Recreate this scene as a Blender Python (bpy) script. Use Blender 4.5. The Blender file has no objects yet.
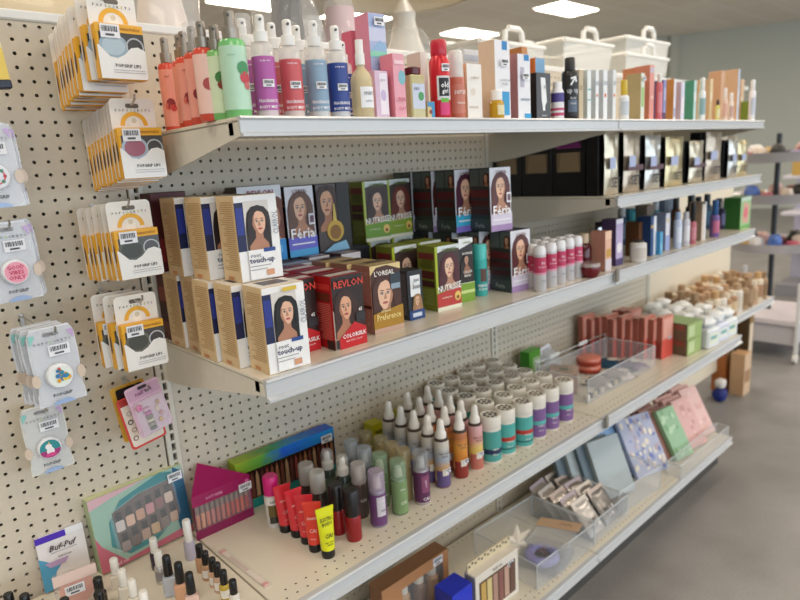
import bpy, math, random
from mathutils import Matrix, Vector
random.seed(7)
SC = bpy.context.scene
COL = SC.collection
PI = math.pi

# ------------------------------------------------------------------ materials
_mats = {}
def lin(c):
    c = c / 255.0
    return c / 12.92 if c <= 0.04045 else ((c + 0.055) / 1.055) ** 2.4
def hexlin(h):
    return tuple(lin(int(h[i:i + 2], 16)) for i in (0, 2, 4))
def mat(spec):
    """spec 'rrggbb[:rROUGH][:mMETAL][:aALPHA][:eEMIT][:nNOISE][:sSCALE]'"""
    if spec in _mats: return _mats[spec]
    p = spec.split(':'); rgb = hexlin(p[0])
    o = dict(r=.45, m=0, a=1, e=0, n=.05, s=60)
    for q in p[1:]: o[q[0]] = float(q[1:])
    m = bpy.data.materials.new('mat_' + spec.replace(':', '_'))
    m.use_nodes = True
    nt = m.node_tree; N = nt.nodes; L = nt.links
    N.clear()
    out = N.new('ShaderNodeOutputMaterial')
    if o['e'] > 0:
        em = N.new('ShaderNodeEmission'); em.inputs[0].default_value = (*rgb, 1); em.inputs[1].default_value = o['e']
        L.new(em.outputs[0], out.inputs[0]); _mats[spec] = m; return m
    b = N.new('ShaderNodeBsdfPrincipled')
    b.inputs['Roughness'].default_value = o['r']; b.inputs['Metallic'].default_value = o['m']
    tc = N.new('ShaderNodeTexCoord'); nz = N.new('ShaderNodeTexNoise'); nz.inputs['Scale'].default_value = o['s']
    nz.inputs['Detail'].default_value = 3
    L.new(tc.outputs['Object'], nz.inputs['Vector'])
    mx = N.new('ShaderNodeMix'); mx.data_type = 'RGBA'
    k = o['n']
    mx.inputs[6].default_value = (*[max(0, c * (1 - k)) for c in rgb], 1)
    mx.inputs[7].default_value = (*[min(1, c * (1 + k)) for c in rgb], 1)
    L.new(nz.outputs[0], mx.inputs[0]); L.new(mx.outputs[2], b.inputs['Base Color'])
    if o['a'] < 1:
        tr = N.new('ShaderNodeBsdfTransparent'); ms = N.new('ShaderNodeMixShader')
        ms.inputs[0].default_value = o['a']
        L.new(tr.outputs[0], ms.inputs[1]); L.new(b.outputs[0], ms.inputs[2]); L.new(ms.outputs[0], out.inputs[0])
    else:
        L.new(b.outputs[0], out.inputs[0])
    _mats[spec] = m
    return m
def ramp_mat(name, stops, axis, lo, hi, rough=.4):
    """a printed colour gradient along an object axis"""
    if name in _mats: return name
    m = bpy.data.materials.new('mat_' + name); m.use_nodes = True
    nt = m.node_tree; N = nt.nodes; L = nt.links
    b = N['Principled BSDF']; b.inputs['Roughness'].default_value = rough
    tc = N.new('ShaderNodeTexCoord'); sp = N.new('ShaderNodeSeparateXYZ'); mr = N.new('ShaderNodeMapRange')
    nz = N.new('ShaderNodeTexNoise'); nz.inputs['Scale'].default_value = 40
    ad = N.new('ShaderNodeMath'); ad.operation = 'MULTIPLY_ADD'; ad.inputs[1].default_value = (hi - lo) * .25
    mr.inputs[1].default_value = lo; mr.inputs[2].default_value = hi
    r = N.new('ShaderNodeValToRGB'); e = r.color_ramp.elements
    while len(e) < len(stops): e.new(.5)
    for el, (pos, hx) in zip(e, stops): el.position = pos; el.color = (*hexlin(hx), 1)
    L.new(tc.outputs['Object'], sp.inputs[0]); L.new(tc.outputs['Object'], nz.inputs['Vector'])
    L.new(nz.outputs[0], ad.inputs[0]); L.new(sp.outputs[axis], ad.inputs[2]); L.new(ad.outputs[0], mr.inputs[0])
    L.new(mr.outputs[0], r.inputs[0]); L.new(r.outputs[0], b.inputs['Base Color'])
    _mats[name] = m
    return name
def getm(s):
    return _mats[s] if s in _mats else mat(s)

# ------------------------------------------------------------------ mesh builder
_text_cache = {}
def text_polys(s, shear=0):
    k = (s, shear)
    if k not in _text_cache:
        cu = bpy.data.curves.new('t', 'FONT'); cu.body = s; cu.size = 1; cu.align_x = 'CENTER'; cu.resolution_u = 1; cu.shear = shear; cu.offset = .018
        ob = bpy.data.objects.new('t', cu); COL.objects.link(ob)
        dg = bpy.context.evaluated_depsgraph_get(); me = ob.evaluated_get(dg).to_mesh()
        vs = [tuple(v.co) for v in me.vertices]; fs = [tuple(p.vertices) for p in me.polygons]
        ob.evaluated_get(dg).to_mesh_clear()
        bpy.data.objects.remove(ob); bpy.data.curves.remove(cu)
        if vs:
            x0 = min(v[0] for v in vs); x1 = max(v[0] for v in vs); y0 = min(v[1] for v in vs); y1 = max(v[1] for v in vs)
            vs = [((v[0] - (x0 + x1) / 2), (v[1] - (y0 + y1) / 2)) for v in vs]
            _text_cache[k] = (vs, fs, x1 - x0, y1 - y0)
        else: _text_cache[k] = ([], [], 1, 1)
    return _text_cache[k]

class MB:
    def __init__(s): s.v = []; s.f = []; s.m = []; s.T = None
    def add(s, vs, fs, m):
        b = len(s.v)
        if s.T is not None: vs = [tuple(s.T @ Vector(q)) for q in vs]
        s.v += vs; s.f += [tuple(b + i for i in f) for f in fs]
        s.m += [m] * len(fs) if isinstance(m, str) else list(m)
        return s
    def box(s, x0, x1, y0, y1, z0, z1, m, c=0):
        c = min(c, (x1 - x0) * .45, (y1 - y0) * .45, (z1 - z0) * .45)
        if c <= 0:
            vs = [(x, y, z) for x in (x0, x1) for y in (y0, y1) for z in (z0, z1)]
            fs = [(0, 1, 3, 2), (4, 6, 7, 5), (0, 4, 5, 1), (2, 3, 7, 6), (0, 2, 6, 4), (1, 5, 7, 3)]
            return s.add(vs, fs, m)
        vs = []
        X = (x0, x1); Y = (y0, y1); Z = (z0, z1); d = (c, -c)
        for i in (0, 1):
            for j in (0, 1):
                for k in (0, 1):
                    vs += [(X[i], Y[j] + d[j], Z[k] + d[k]), (X[i] + d[i], Y[j], Z[k] + d[k]), (X[i] + d[i], Y[j] + d[j], Z[k])]
        I = lambda i, j, k, a: (i * 4 + j * 2 + k) * 3 + a
        fs = []
        for i in (0, 1):
            fs.append((I(i, 0, 0, 0), I(i, 0, 1, 0), I(i, 1, 1, 0), I(i, 1, 0, 0)))
            fs.append((I(0, i, 0, 1), I(1, i, 0, 1), I(1, i, 1, 1), I(0, i, 1, 1)))
            fs.append((I(0, 0, i, 2), I(0, 1, i, 2), I(1, 1, i, 2), I(1, 0, i, 2)))
        for p in (0, 1):
            for q in (0, 1):
                fs.append((I(p, q, 0, 0), I(p, q, 1, 0), I(p, q, 1, 1), I(p, q, 0, 1)))
                fs.append((I(p, 0, q, 0), I(p, 1, q, 0), I(p, 1, q, 2), I(p, 0, q, 2)))
                fs.append((I(0, p, q, 1), I(1, p, q, 1), I(1, p, q, 2), I(0, p, q, 2)))
                for r in (0, 1): fs.append((I(p, q, r, 0), I(p, q, r, 1), I(p, q, r, 2)))
        return s.add(vs, fs, m)
    def rect(s, x0, x1, z0, z1, y, m):
        return s.add([(x0, y, z0), (x1, y, z0), (x1, y, z1), (x0, y, z1)], [(0, 1, 2, 3)], m)
    def srect(s, y0, y1, z0, z1, x, m):
        return s.add([(x, y0, z0), (x, y1, z0), (x, y1, z1), (x, y0, z1)], [(0, 1, 2, 3)], m)
    def hrect(s, x0, x1, y0, y1, z, m):
        return s.add([(x0, y0, z), (x1, y0, z), (x1, y1, z), (x0, y1, z)], [(0, 1, 2, 3)], m)
    def poly(s, pts, y, m):
        return s.add([(a, y, b) for a, b in pts], [tuple(range(len(pts)))], m)
    def ell(s, cx, cz, rx, rz, y, m, n=18, a0=0, a1=2 * PI):
        return s.poly([(cx + rx * math.cos(a0 + (a1 - a0) * i / n), cz + rz * math.sin(a0 + (a1 - a0) * i / n)) for i in range(n if a1 - a0 > 6.28 else n + 1)], y, m)
    def ring(s, cx, cz, r0, r1, y, m, n=20, a0=0, a1=2 * PI):
        vs = []; fs = []
        for i in range(n + 1):
            a = a0 + (a1 - a0) * i / n
            vs += [(cx + r0 * math.cos(a), y, cz + r0 * math.sin(a)), (cx + r1 * math.cos(a), y, cz + r1 * math.sin(a))]
        for i in range(n): fs.append((2 * i, 2 * i + 1, 2 * i + 3, 2 * i + 2))
        return s.add(vs, fs, m)
    def prism(s, pts, y0, y1, m, mside=None):
        n = len(pts)
        vs = [(a, y0, b) for a, b in pts] + [(a, y1, b) for a, b in pts]
        s.add(vs, [tuple(range(n)), tuple(range(2 * n - 1, n - 1, -1))], m)
        return s.add(vs, [(i, (i + 1) % n, n + (i + 1) % n, n + i) for i in range(n)], mside or m)
    def xprism(s, pts, x0, x1, m):
        n = len(pts)
        vs = [(x0, a, b) for a, b in pts] + [(x1, a, b) for a, b in pts]
        return s.add(vs, [tuple(range(n)), tuple(range(2 * n - 1, n - 1, -1))] + [(i, (i + 1) % n, n + (i + 1) % n, n + i) for i in range(n)], m)
    def zprism(s, pts, z0, z1, m):
        n = len(pts)
        vs = [(a, b, z0) for a, b in pts] + [(a, b, z1) for a, b in pts]
        return s.add(vs, [tuple(range(n)), tuple(range(2 * n - 1, n - 1, -1))] + [(i, (i + 1) % n, n + (i + 1) % n, n + i) for i in range(n)], m)
    def lathe(s, prof, m, n=20, cx=0, cy=0, a0=0, a1=2 * PI, sx=1, sy=1):
        full = a1 - a0 > 6.28; k = n if full else n + 1
        vs = []; fs = []; rows = []
        for r, z in prof:
            if r < 1e-6:
                rows.append([len(vs)]); vs.append((cx, cy, z)); continue
            row = []
            for i in range(k):
                a = a0 + (a1 - a0) * i / n - PI / 2
                row.append(len(vs)); vs.append((cx + sx * r * math.cos(a), cy + sy * r * math.sin(a), z))
            rows.append(row)
        for A, B in zip(rows, rows[1:]):
            for i in range(n):
                j = (i + 1) % k
                if len(A) == 1 and len(B) == 1: continue
                if len(A) == 1: fs.append((A[0], B[j], B[i]))
                elif len(B) == 1: fs.append((A[i], A[j], B[0]))
                else: fs.append((A[i], A[j], B[j], B[i]))
        return s.add(vs, fs, m)
    def tube(s, pts, r, m, n=8):
        pts = [Vector(p) for p in pts]; vs = []; fs = []
        for i, p in enumerate(pts):
            t = (pts[min(i + 1, len(pts) - 1)] - pts[max(i - 1, 0)]).normalized()
            a = Vector((0, 0, 1)) if abs(t.z) < .9 else Vector((1, 0, 0))
            u = t.cross(a).normalized(); w = t.cross(u)
            for k in range(n):
                q = p + (u * math.cos(2 * PI * k / n) + w * math.sin(2 * PI * k / n)) * r
                vs.append(tuple(q))
        for i in range(len(pts) - 1):
            for k in range(n):
                fs.append((i * n + k, i * n + (k + 1) % n, (i + 1) * n + (k + 1) % n, (i + 1) * n + k))
        fs += [tuple(range(n)), tuple(range(len(vs) - 1, len(vs) - n - 1, -1))]
        return s.add(vs, fs, m)
    def text(s, t, cx, cz, h, y, m, wmax=None, rot=0, shear=0):
        vs, fs, w, hh = text_polys(t, shear)
        k = h / hh; kx = k
        if wmax and w * k > wmax: kx = wmax / w
        c, d = math.cos(rot), math.sin(rot)
        return s.add([(cx + a * kx * c - b * k * d, y, cz + a * kx * d + b * k * c) for a, b in vs], fs, m)
    def stext(s, t, cy, cz, h, x, m, wmax=None):
        """lettering on the left (-x) side"""
        vs, fs, w, hh = text_polys(t); k = h / hh; kx = k
        if wmax and w * k > wmax: kx = wmax / w
        return s.add([(x, cy - a * kx, cz + b * k) for a, b in vs], fs, m)
    def ctext(s, t, cz, h, r, m, ang=0, amax=1.6, up=False):
        vs, fs, w, hh = text_polys(t); k = h / hh; kx = k
        if up:
            if w * k > amax: kx = amax / w
            return s.add([(r * math.sin(ang - b * k / r), -r * math.cos(ang - b * k / r), cz + a * kx) for a, b in vs], fs, m)
        if w * k / r > amax: kx = amax * r / w
        return s.add([(r * math.sin(ang + a * kx / r), -r * math.cos(ang + a * kx / r), cz + b * k) for a, b in vs], fs, m)
    def mesh(s, name, smooth=True):
        me = bpy.data.meshes.new(name)
        me.from_pydata(s.v, [], s.f)
        names = []; idx = []
        for q in s.m:
            if q not in names: names.append(q)
            idx.append(names.index(q))
        for q in names: me.materials.append(getm(q))
        me.polygons.foreach_set('material_index', idx)
        me.polygons.foreach_set('use_smooth', [smooth] * len(s.f))
        me.update()
        if smooth: me.set_sharp_from_angle(angle=.62)
        return me

# ------------------------------------------------------------------ things
class Proto:
    """one kind of thing: parts = [(name, mesh builder, [sub-parts], label)]"""
    def __init__(s, name): s.name = name; s.parts = []; s.w = s.d = s.h = 0
    def part(s, name, mb, sub=None, label=None):
        s.parts.append((name, mb.mesh(name), [(n, q.mesh(n), l) for n, q, l in (sub or [])], label)); return s
def put(pr, loc, rz, label, cat, group=None, tilt=None, kind=None):
    if len(pr.parts) == 1 and not pr.parts[0][2]:
        root = bpy.data.objects.new(pr.name, pr.parts[0][1])
    else:
        root = bpy.data.objects.new(pr.name, None); root.empty_display_size = .02
    COL.objects.link(root)
    root.location = loc
    root.rotation_euler = (math.radians(tilt[0]), math.radians(tilt[1]), math.radians(rz)) if tilt else (0, 0, math.radians(rz))
    root['label'] = label; root['category'] = cat
    if group: root['group'] = group
    if kind: root['kind'] = kind
    if root.data is None:
        for n, me, sub, lb in pr.parts:
            o = bpy.data.objects.new(n, me); COL.objects.link(o); o.parent = root
            if lb: o['label'] = lb
            for n2, me2, lb2 in sub:
                q = bpy.data.objects.new(n2, me2); COL.objects.link(q); q.parent = o
                if lb2: q['label'] = lb2
    return root
def put_fl(pr, x, y, z, rz, *a, **k):
    """place by the front left bottom corner"""
    c, d = math.cos(math.radians(rz)), math.sin(math.radians(rz))
    return put(pr, (x + pr.w / 2 * c - pr.d / 2 * d, y + pr.w / 2 * d + pr.d / 2 * c, z), rz, *a, **k)
def structure(name, mb, smooth=True):
    o = bpy.data.objects.new(name, mb.mesh(name, smooth)); COL.objects.link(o); o['kind'] = 'structure'
    return o
ORD = 'first second third fourth fifth sixth seventh eighth ninth tenth eleventh twelfth thirteenth'.split()

WHITE = 'ece8de:r.5'; BLACK = '151515:r.35'; CLEAR = 'f4f6f8:r.08:a.22'; CLEARER = 'f4f6f8:r.06:a.13'
CARD = 'efece6:r.6'

# --- reusable surface pieces
def sticker(w=.022, h=.014, y=0, cx=0, cz=0, mb=None, arc=None, ang=0):
    """a white price label with a bar code"""
    mb = mb or MB()
    rs = random.Random(3)
    def R(x0, x1, z0, z1, lift, m):
        if arc is None: mb.rect(cx + x0, cx + x1, cz + z0, cz + z1, y - lift, m)
        else:
            r = arc + lift; n = 5 if x1 - x0 > .01 else 1
            vs = []
            for i in range(n + 1):
                a = ang + (x0 + (x1 - x0) * i / n) / r
                vs += [(r * math.sin(a), -r * math.cos(a), cz + z0), (r * math.sin(a), -r * math.cos(a), cz + z1)]
            mb.add(vs, [(2 * i, 2 * i + 2, 2 * i + 3, 2 * i + 1) for i in range(n)], m)
    R(-w / 2, w / 2, -h / 2, h / 2, .0004, 'eeeef2:r.5')
    x = -w * .42
    while x < w * .4:
        b = w * rs.choice((.02, .03, .05)); R(x, x + b, -h * .05, h * .36, .0009, '2a2a30:r.6'); x += b + w * rs.choice((.025, .04))
    R(-w * .25, w * .2, -h * .36, -h * .2, .0009, '55555c:r.6')
    return mb
def clip2(pts, box):
    """cut a polygon to a rectangle"""
    if not box: return pts
    for ax, lim, sg in ((0, box[0], 1), (0, box[1], -1), (1, box[2], 1), (1, box[3], -1)):
        out = []
        for i, q in enumerate(pts):
            p = pts[i - 1]; dp = (p[ax] - lim) * sg; dq = (q[ax] - lim) * sg
            if (dp >= 0) != (dq >= 0):
                t = dp / (dp - dq); out.append((p[0] + (q[0] - p[0]) * t, p[1] + (q[1] - p[1]) * t))
            if dq >= 0: out.append(q)
        pts = out
        if len(pts) < 3: return []
    return pts
def portrait(mb, cx, cz, s, y, hair, skin='e3b596', lips='b4525a', side=1, hw=1.0, hl=1.0, box=None):
    """head and shoulders of a woman turned a little aside, printed on a box; s is about half the face height"""
    k = .00022; s = s * 1.12
    hx = lambda pts: clip2([(cx + side * a * s, cz + b * s) for a, b in pts], box)
    def pl_(pts, yy, m):
        if len(pts) > 2: mb.poly(pts, yy, m)
    dk = '%02x%02x%02x' % tuple(int(int(skin[i:i + 2], 16) * q) for i, q in ((0, .78), (2, .7), (4, .66)))
    pl_(hx([(-1.35 * hw, -3.2 * hl), (-1.3 * hw, -1.5), (-1.12 * hw, 0), (-1.0, .75), (-.6, 1.25), (0, 1.42), (.6, 1.3), (1.0, .85), (1.15 * hw, .1), (1.25 * hw, -.8), (1.4 * hw, -1.8), (1.5 * hw, -3.2 * hl)]), y - k, hair)
    pl_(hx([(-.3, -.5), (.35, -.5), (.38, -1.25), (.6, -1.5), (1.0, -1.9), (1.1, -3.2), (-.9, -3.2), (-.75, -1.8), (-.32, -1.3)]), y - 2 * k, dk)
    pl_(hx([(-.62, .35), (-.6, -.1), (-.52, -.55), (-.28, -.92), (-.02, -1.03), (.24, -.92), (.5, -.5), (.64, 0), (.62, .5), (.4, .95), (0, 1.08), (-.4, .95)]), y - 3 * k, dk)
    pl_(hx([(-.6, .35), (-.59, -.1), (-.5, -.55), (-.28, -.9), (-.06, -.98), (.1, -.85), (.3, -.45), (.42, 0), (.42, .5), (.25, .9), (0, 1.02), (-.38, .92)]), y - 4 * k, skin)
    pl_(hx([(-.8, -1.0), (-.66, .1), (-.6, .5), (-.35, .82), (.05, .95), (.1, 1.2), (-.5, 1.15), (-.95, .7), (-1.1, 0), (-1.1, -.9)]), y - 5 * k, hair)
    pl_(hx([(.02, 1.2), (.0, .98), (.3, .82), (.52, .45), (.62, -.2), (.72, -1.1), (1.05, -1.0), (1.05, .2), (.8, .95), (.4, 1.2)]), y - 5 * k, hair)
    for q, w in ((-.3, .15), (.2, .14)):
        mb.ell(cx + side * q * s, cz + .1 * s, w * s, .085 * s, y - 5 * k, '3a2a26', 10)
        mb.ell(cx + side * q * s, cz + .085 * s, w * .8 * s, .055 * s, y - 6 * k, 'e4dcd6', 10)
        mb.ell(cx + side * q * s, cz + .09 * s, .06 * s, .06 * s, y - 7 * k, '2c2320', 8)
        pl_(hx([(q - .2, .26), (q - .05, .34), (q + .18, .3), (q + .17, .24), (q, .28)]), y - 6 * k, '4a3328')
    pl_(hx([(-.03, .1), (.03, .1), (.09, -.26), (-.02, -.31), (-.16, -.27)]), y - 5 * k, dk)
    mb.ell(cx - side * .06 * s, cz - .53 * s, .22 * s, .085 * s, y - 6 * k, lips, 12)
    return mb

def carton(name, w, d, h, front, side, top=None, deco=(), sdeco=(), tdeco=(), bev=.0008):
    """printed cardboard box; front faces -y, origin at the base centre.
    deco items use fractions of the front: rect, text, face, sticker, window, ell"""
    pr = Proto(name); pr.w, pr.d, pr.h = w, d, h
    b = MB(); y = -d / 2; top = top or side
    b.box(-w / 2, w / 2, -d / 2, d / 2, 0, h, side, bev)
    e = bev
    b.rect(-w / 2 + e, w / 2 - e, e, h - e, y - .0002, front)
    b.hrect(-w / 2 + e, w / 2 - e, -d / 2 + e, d / 2 - e, h + .0002, top)
    X = lambda f: -w / 2 + w * f
    tx = MB(); fc = MB(); win = MB(); st = MB(); lay = 1
    for q in deco:
        k = q[0]; yy = y - .0002 - .0003 * lay; lay += 1
        if k == 'rect': b.rect(X(q[1]), X(q[2]), h * q[3], h * q[4], yy, q[5])
        elif k == 'poly': b.poly([(X(a), h * c) for a, c in q[1]], yy, q[2])
        elif k == 'ell': b.ell(X(q[1]), h * q[2], w * q[3], w * q[3] * q[4], yy, q[5])
        elif k == 'text': tx.text(q[1], X(q[2]), h * q[3], h * q[4], y - .0055, q[5], q[6] * w if len(q) > 6 else w * .9, q[7] if len(q) > 7 else 0, q[8] if len(q) > 8 else 0)
        elif k == 'face':
            bx = (0, 1, 0, 1)
            if isinstance(q[-1], dict): bx = q[-1]['box']; q = q[:-1]
            portrait(fc, X(q[1]), h * q[2], h * q[3], y - .0002 - .0003 * lay, *q[4:], box=(X(bx[0]) + e, X(bx[1]) - e, h * bx[2] + e, h * bx[3] - e)); lay += 6
        elif k == 'sticker': sticker(q[3] * w, q[3] * w * .6, y - .0058, X(q[1]), h * q[2], st)
        elif k == 'window': win.rect(X(q[1]), X(q[2]), h * q[3], h * q[4], yy, q[5])
    x = -w / 2 - .0002
    Y = lambda f: -d / 2 + d * f
    for i, q in enumerate(sdeco):
        xx = x - .0003 * (i + 1)
        if q[0] == 'rect': b.srect(Y(q[1]), Y(q[2]), h * q[3], h * q[4], xx, q[5])
        elif q[0] == 'text': tx.stext(q[1], Y(q[2]), h * q[3], h * q[4], xx, q[5], q[6] * d if len(q) > 6 else d * .9)
        elif q[0] == 'lines':
            z = q[4]
            rs = random.Random(5)
            while z > q[3]:
                b.srect(Y(q[1]), Y(q[1] + (q[2] - q[1]) * rs.uniform(.6, 1)), h * z, h * (z + q[6]), xx, q[5]); z -= q[6] * 2.3
        elif q[0] == 'face':
            M = Matrix.Translation((xx, 0, 0)) @ Matrix.Rotation(-PI / 2, 4, 'Z')
            fc.T = M; portrait(fc, -Y(q[1]), h * q[2], h * q[3], 0, *q[4:], box=(-Y(q[1]) - d * .14, -Y(q[1]) + d * .14, h * (q[2] - .12), h * (q[2] + .12))); fc.T = None
    for i, q in enumerate(tdeco): b.hrect(X(q[0]), X(q[1]), Y(q[2]), Y(q[3]), h + .0005 + .0003 * i, q[4])
    pr.part('carton', b)
    if fc.v: pr.part('portrait', fc)
    if tx.v: pr.part('lettering', tx)
    if win.v: pr.part('window', win)
    if st.v: pr.part('price_sticker', st, None, 'white bar code price sticker')
    return pr

def round_bottle(name, parts, labels=(), texts=(), stick=None, n=20, extra=()):
    """parts: (name, profile, material); labels: (z0, z1, radius, material, half angle)"""
    pr = Proto(name)
    subs = {}
    for nm, mb in extra:
        if ':' in nm: o, c = nm.split(':'); subs.setdefault(o, []).append((c, mb, None))
    for nm, prof, m in parts:
        pr.part(nm, MB().lathe(prof, m, n), subs.get(nm))
    if labels:
        lb = MB(); lt = MB()
        for i, (z0, z1, r, m, ha) in enumerate(labels):
            rr = r + .0004 + .0003 * i
            lb.lathe([(rr, z0), (rr, z1)], m, n if ha > 3.1 else 12, a0=-ha, a1=ha if ha < 3.1 else -ha + 2 * PI)
        for t, z, h, r, m, ang, *rest in texts: lt.ctext(t, z, h, r + .0022, m, ang, rest[0] if rest else 1.6, rest[1] if len(rest) > 1 else False)
        pr.part('label', lb, [('lettering', lt, None)] if lt.v else None)
    if stick: pr.part('price_sticker', sticker(stick[2], stick[2] * .7, cz=stick[1], arc=stick[0] + .0026, ang=stick[3]), None, 'white bar code price sticker')
    for nm, mb in extra:
        if ':' not in nm: pr.part(nm, mb)
    pr.w = pr.d = 2 * max(r for _, prof, _ in parts for r, _ in prof)
    return pr
# ------------------------------------------------------------------ room
W = 1.219
Z1, Z2, Z3, Z4, Z5 = 1.5901, 1.3704, 1.1409, 0.6558, 0.154
D1, D2, D3, D4, D5 = 0.4862, 0.4857, 0.4759, 0.4464, 0.4298
CEIL = 4.1
def floor_mat():
    m = bpy.data.materials.new('floor_vinyl'); m.use_nodes = True; N = m.node_tree.nodes; L = m.node_tree.links
    b = N['Principled BSDF']; b.inputs['Roughness'].default_value = .38
    tc = N.new('ShaderNodeTexCoord'); n1 = N.new('ShaderNodeTexNoise'); n1.inputs['Scale'].default_value = 3.5; n1.inputs['Detail'].default_value = 8
    n2 = N.new('ShaderNodeTexNoise'); n2.inputs['Scale'].default_value = 140
    r = N.new('ShaderNodeValToRGB'); r.color_ramp.elements[0].color = (*hexlin('74726f'), 1); r.color_ramp.elements[1].color = (*hexlin('949190'), 1)
    r.color_ramp.elements[0].position = .3; r.color_ramp.elements[1].position = .7
    mx = N.new('ShaderNodeMath'); mx.operation = 'MULTIPLY_ADD'; mx.inputs[1].default_value = .35; 
    L.new(tc.outputs['Object'], n1.inputs[0]); L.new(tc.outputs['Object'], n2.inputs[0]); L.new(n2.outputs[0], mx.inputs[0])
    m2 = N.new('ShaderNodeMath'); m2.operation = 'MULTIPLY'; m2.inputs[1].default_value = .65
    L.new(n1.outputs[0], m2.inputs[0]); L.new(m2.outputs[0], mx.inputs[2]); L.new(mx.outputs[0], r.inputs[0]); L.new(r.outputs[0], b.inputs['Base Color'])
    _mats['floor'] = m
def ceil_mat():
    m = bpy.data.materials.new('ceiling_tile'); m.use_nodes = True; N = m.node_tree.nodes; L = m.node_tree.links
    b = N['Principled BSDF']; b.inputs['Roughness'].default_value = .9
    tc = N.new('ShaderNodeTexCoord'); br = N.new('ShaderNodeTexBrick'); br.offset = 0; br.inputs['Scale'].default_value = 1
    br.inputs['Color1'].default_value = (*hexlin('f2eade'), 1); br.inputs['Color2'].default_value = (*hexlin('ece3d6'), 1); br.inputs['Mortar'].default_value = (*hexlin('f8f2ea'), 1)
    br.inputs['Mortar Size'].default_value = .02; br.inputs['Brick Width'].default_value = 1.2; br.inputs['Row Height'].default_value = .6
    L.new(tc.outputs['Object'], br.inputs[0]); L.new(br.outputs[0], b.inputs['Base Color'])
    _mats['ceiling'] = m
floor_mat(); ceil_mat()
structure('floor', MB().box(-5, 18, -8, 13, -.1, 0, 'floor'))
structure('ceiling', MB().box(-5, 18, -8, 13, CEIL, CEIL + .1, 'ceiling'))
WALL = 'c4c7bd:r.85:n.02'
def wall(name, a, b, z0=0, z1=CEIL, t=.1, m=WALL):
    d = Vector((b[0] - a[0], b[1] - a[1])).normalized(); n = Vector((-d.y, d.x)) * t
    return structure(name, MB().zprism([a, b, (b[0] + n.x, b[1] + n.y), (a[0] + n.x, a[1] + n.y)], z0, z1, m))
wall('wall_right', (17.8, -.57), (14.96, 5.53), t=-.1)
wall('wall_right_near', (17.8, -8), (17.8, -.57), t=-.1)
wall('wall_back', (14.96, 5.53), (5.0, 12.4), t=-.1)
wall('wall_back_left', (5.0, 12.4), (-5, 12.4), t=-.1)
wall('wall_left', (-5, 12.4), (-5, -8), t=-.1)
wall('wall_front', (-5, -8), (17.8, -8), 2.9, CEIL, -.1)
wall('wall_front_sill', (-5, -8), (17.8, -8), 0, .5, -.1)
structure('trim_1', MB().zprism([(14.82, 5.5), (14.95, 5.36), (15.12, 5.5), (14.98, 5.66)], 0, CEIL, 'c4c4b8:r.8'))
wb = MB(); gl = MB()
for i in range(12):
    x = -5 + 22.8 * i / 11; wb.box(x - .04, x + .04, -8.05, -7.97, .5, 2.9, '8d9092:r.4:m.6')
wb.box(-5, 17.8, -8.05, -7.97, .5, .56, '8d9092:r.4:m.6'); wb.box(-5, 17.8, -8.05, -7.97, 2.84, 2.9, '8d9092:r.4:m.6')
structure('window_1', wb)
gl.rect(-5, 17.8, .5, 2.9, -8.02, CLEARER); structure('window_2', gl)

# ceiling lights: recessed panels
pl = Proto('ceiling_light')
fb = MB(); fb.box(-.63, .63, -.33, .33, -.012, .0, 'e6e2da:r.4', .004); pl.part('frame', fb)
db = MB(); db.hrect(-.6, .6, -.3, .3, -.0125, 'fff0dd:e13'); pl.part('diffuser', db)
seen = {(2, 3): 'bright ceiling panel light above the white storage baskets', (2, 4): 'ceiling panel light seen beside the wrapped lamp shade, right of it', (1, 4): 'ceiling panel light cut off by the lamp shade, on its left', (0, 4): 'ceiling panel light at the top edge above the pink mist bottles'}
xs = (4.9, 7.05, 10.1, 13.0, 1.8, -1.6); ys = (-5.4, -3.0, -.3, 5.3, 7.6, 2.6)
for i, x in enumerate(xs):
    for j, y in enumerate(ys):
        if (x > 12 and y > 2) or (x > 9 and y == 2.6): continue
        px = {(0, 4): 4.95}.get((i, j), x)
        put(pl, (px, y, CEIL), 0, seen.get((i, j), 'recessed ceiling panel light out of view over the shop floor'), 'ceiling light', 'ceiling panel lights')

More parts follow.
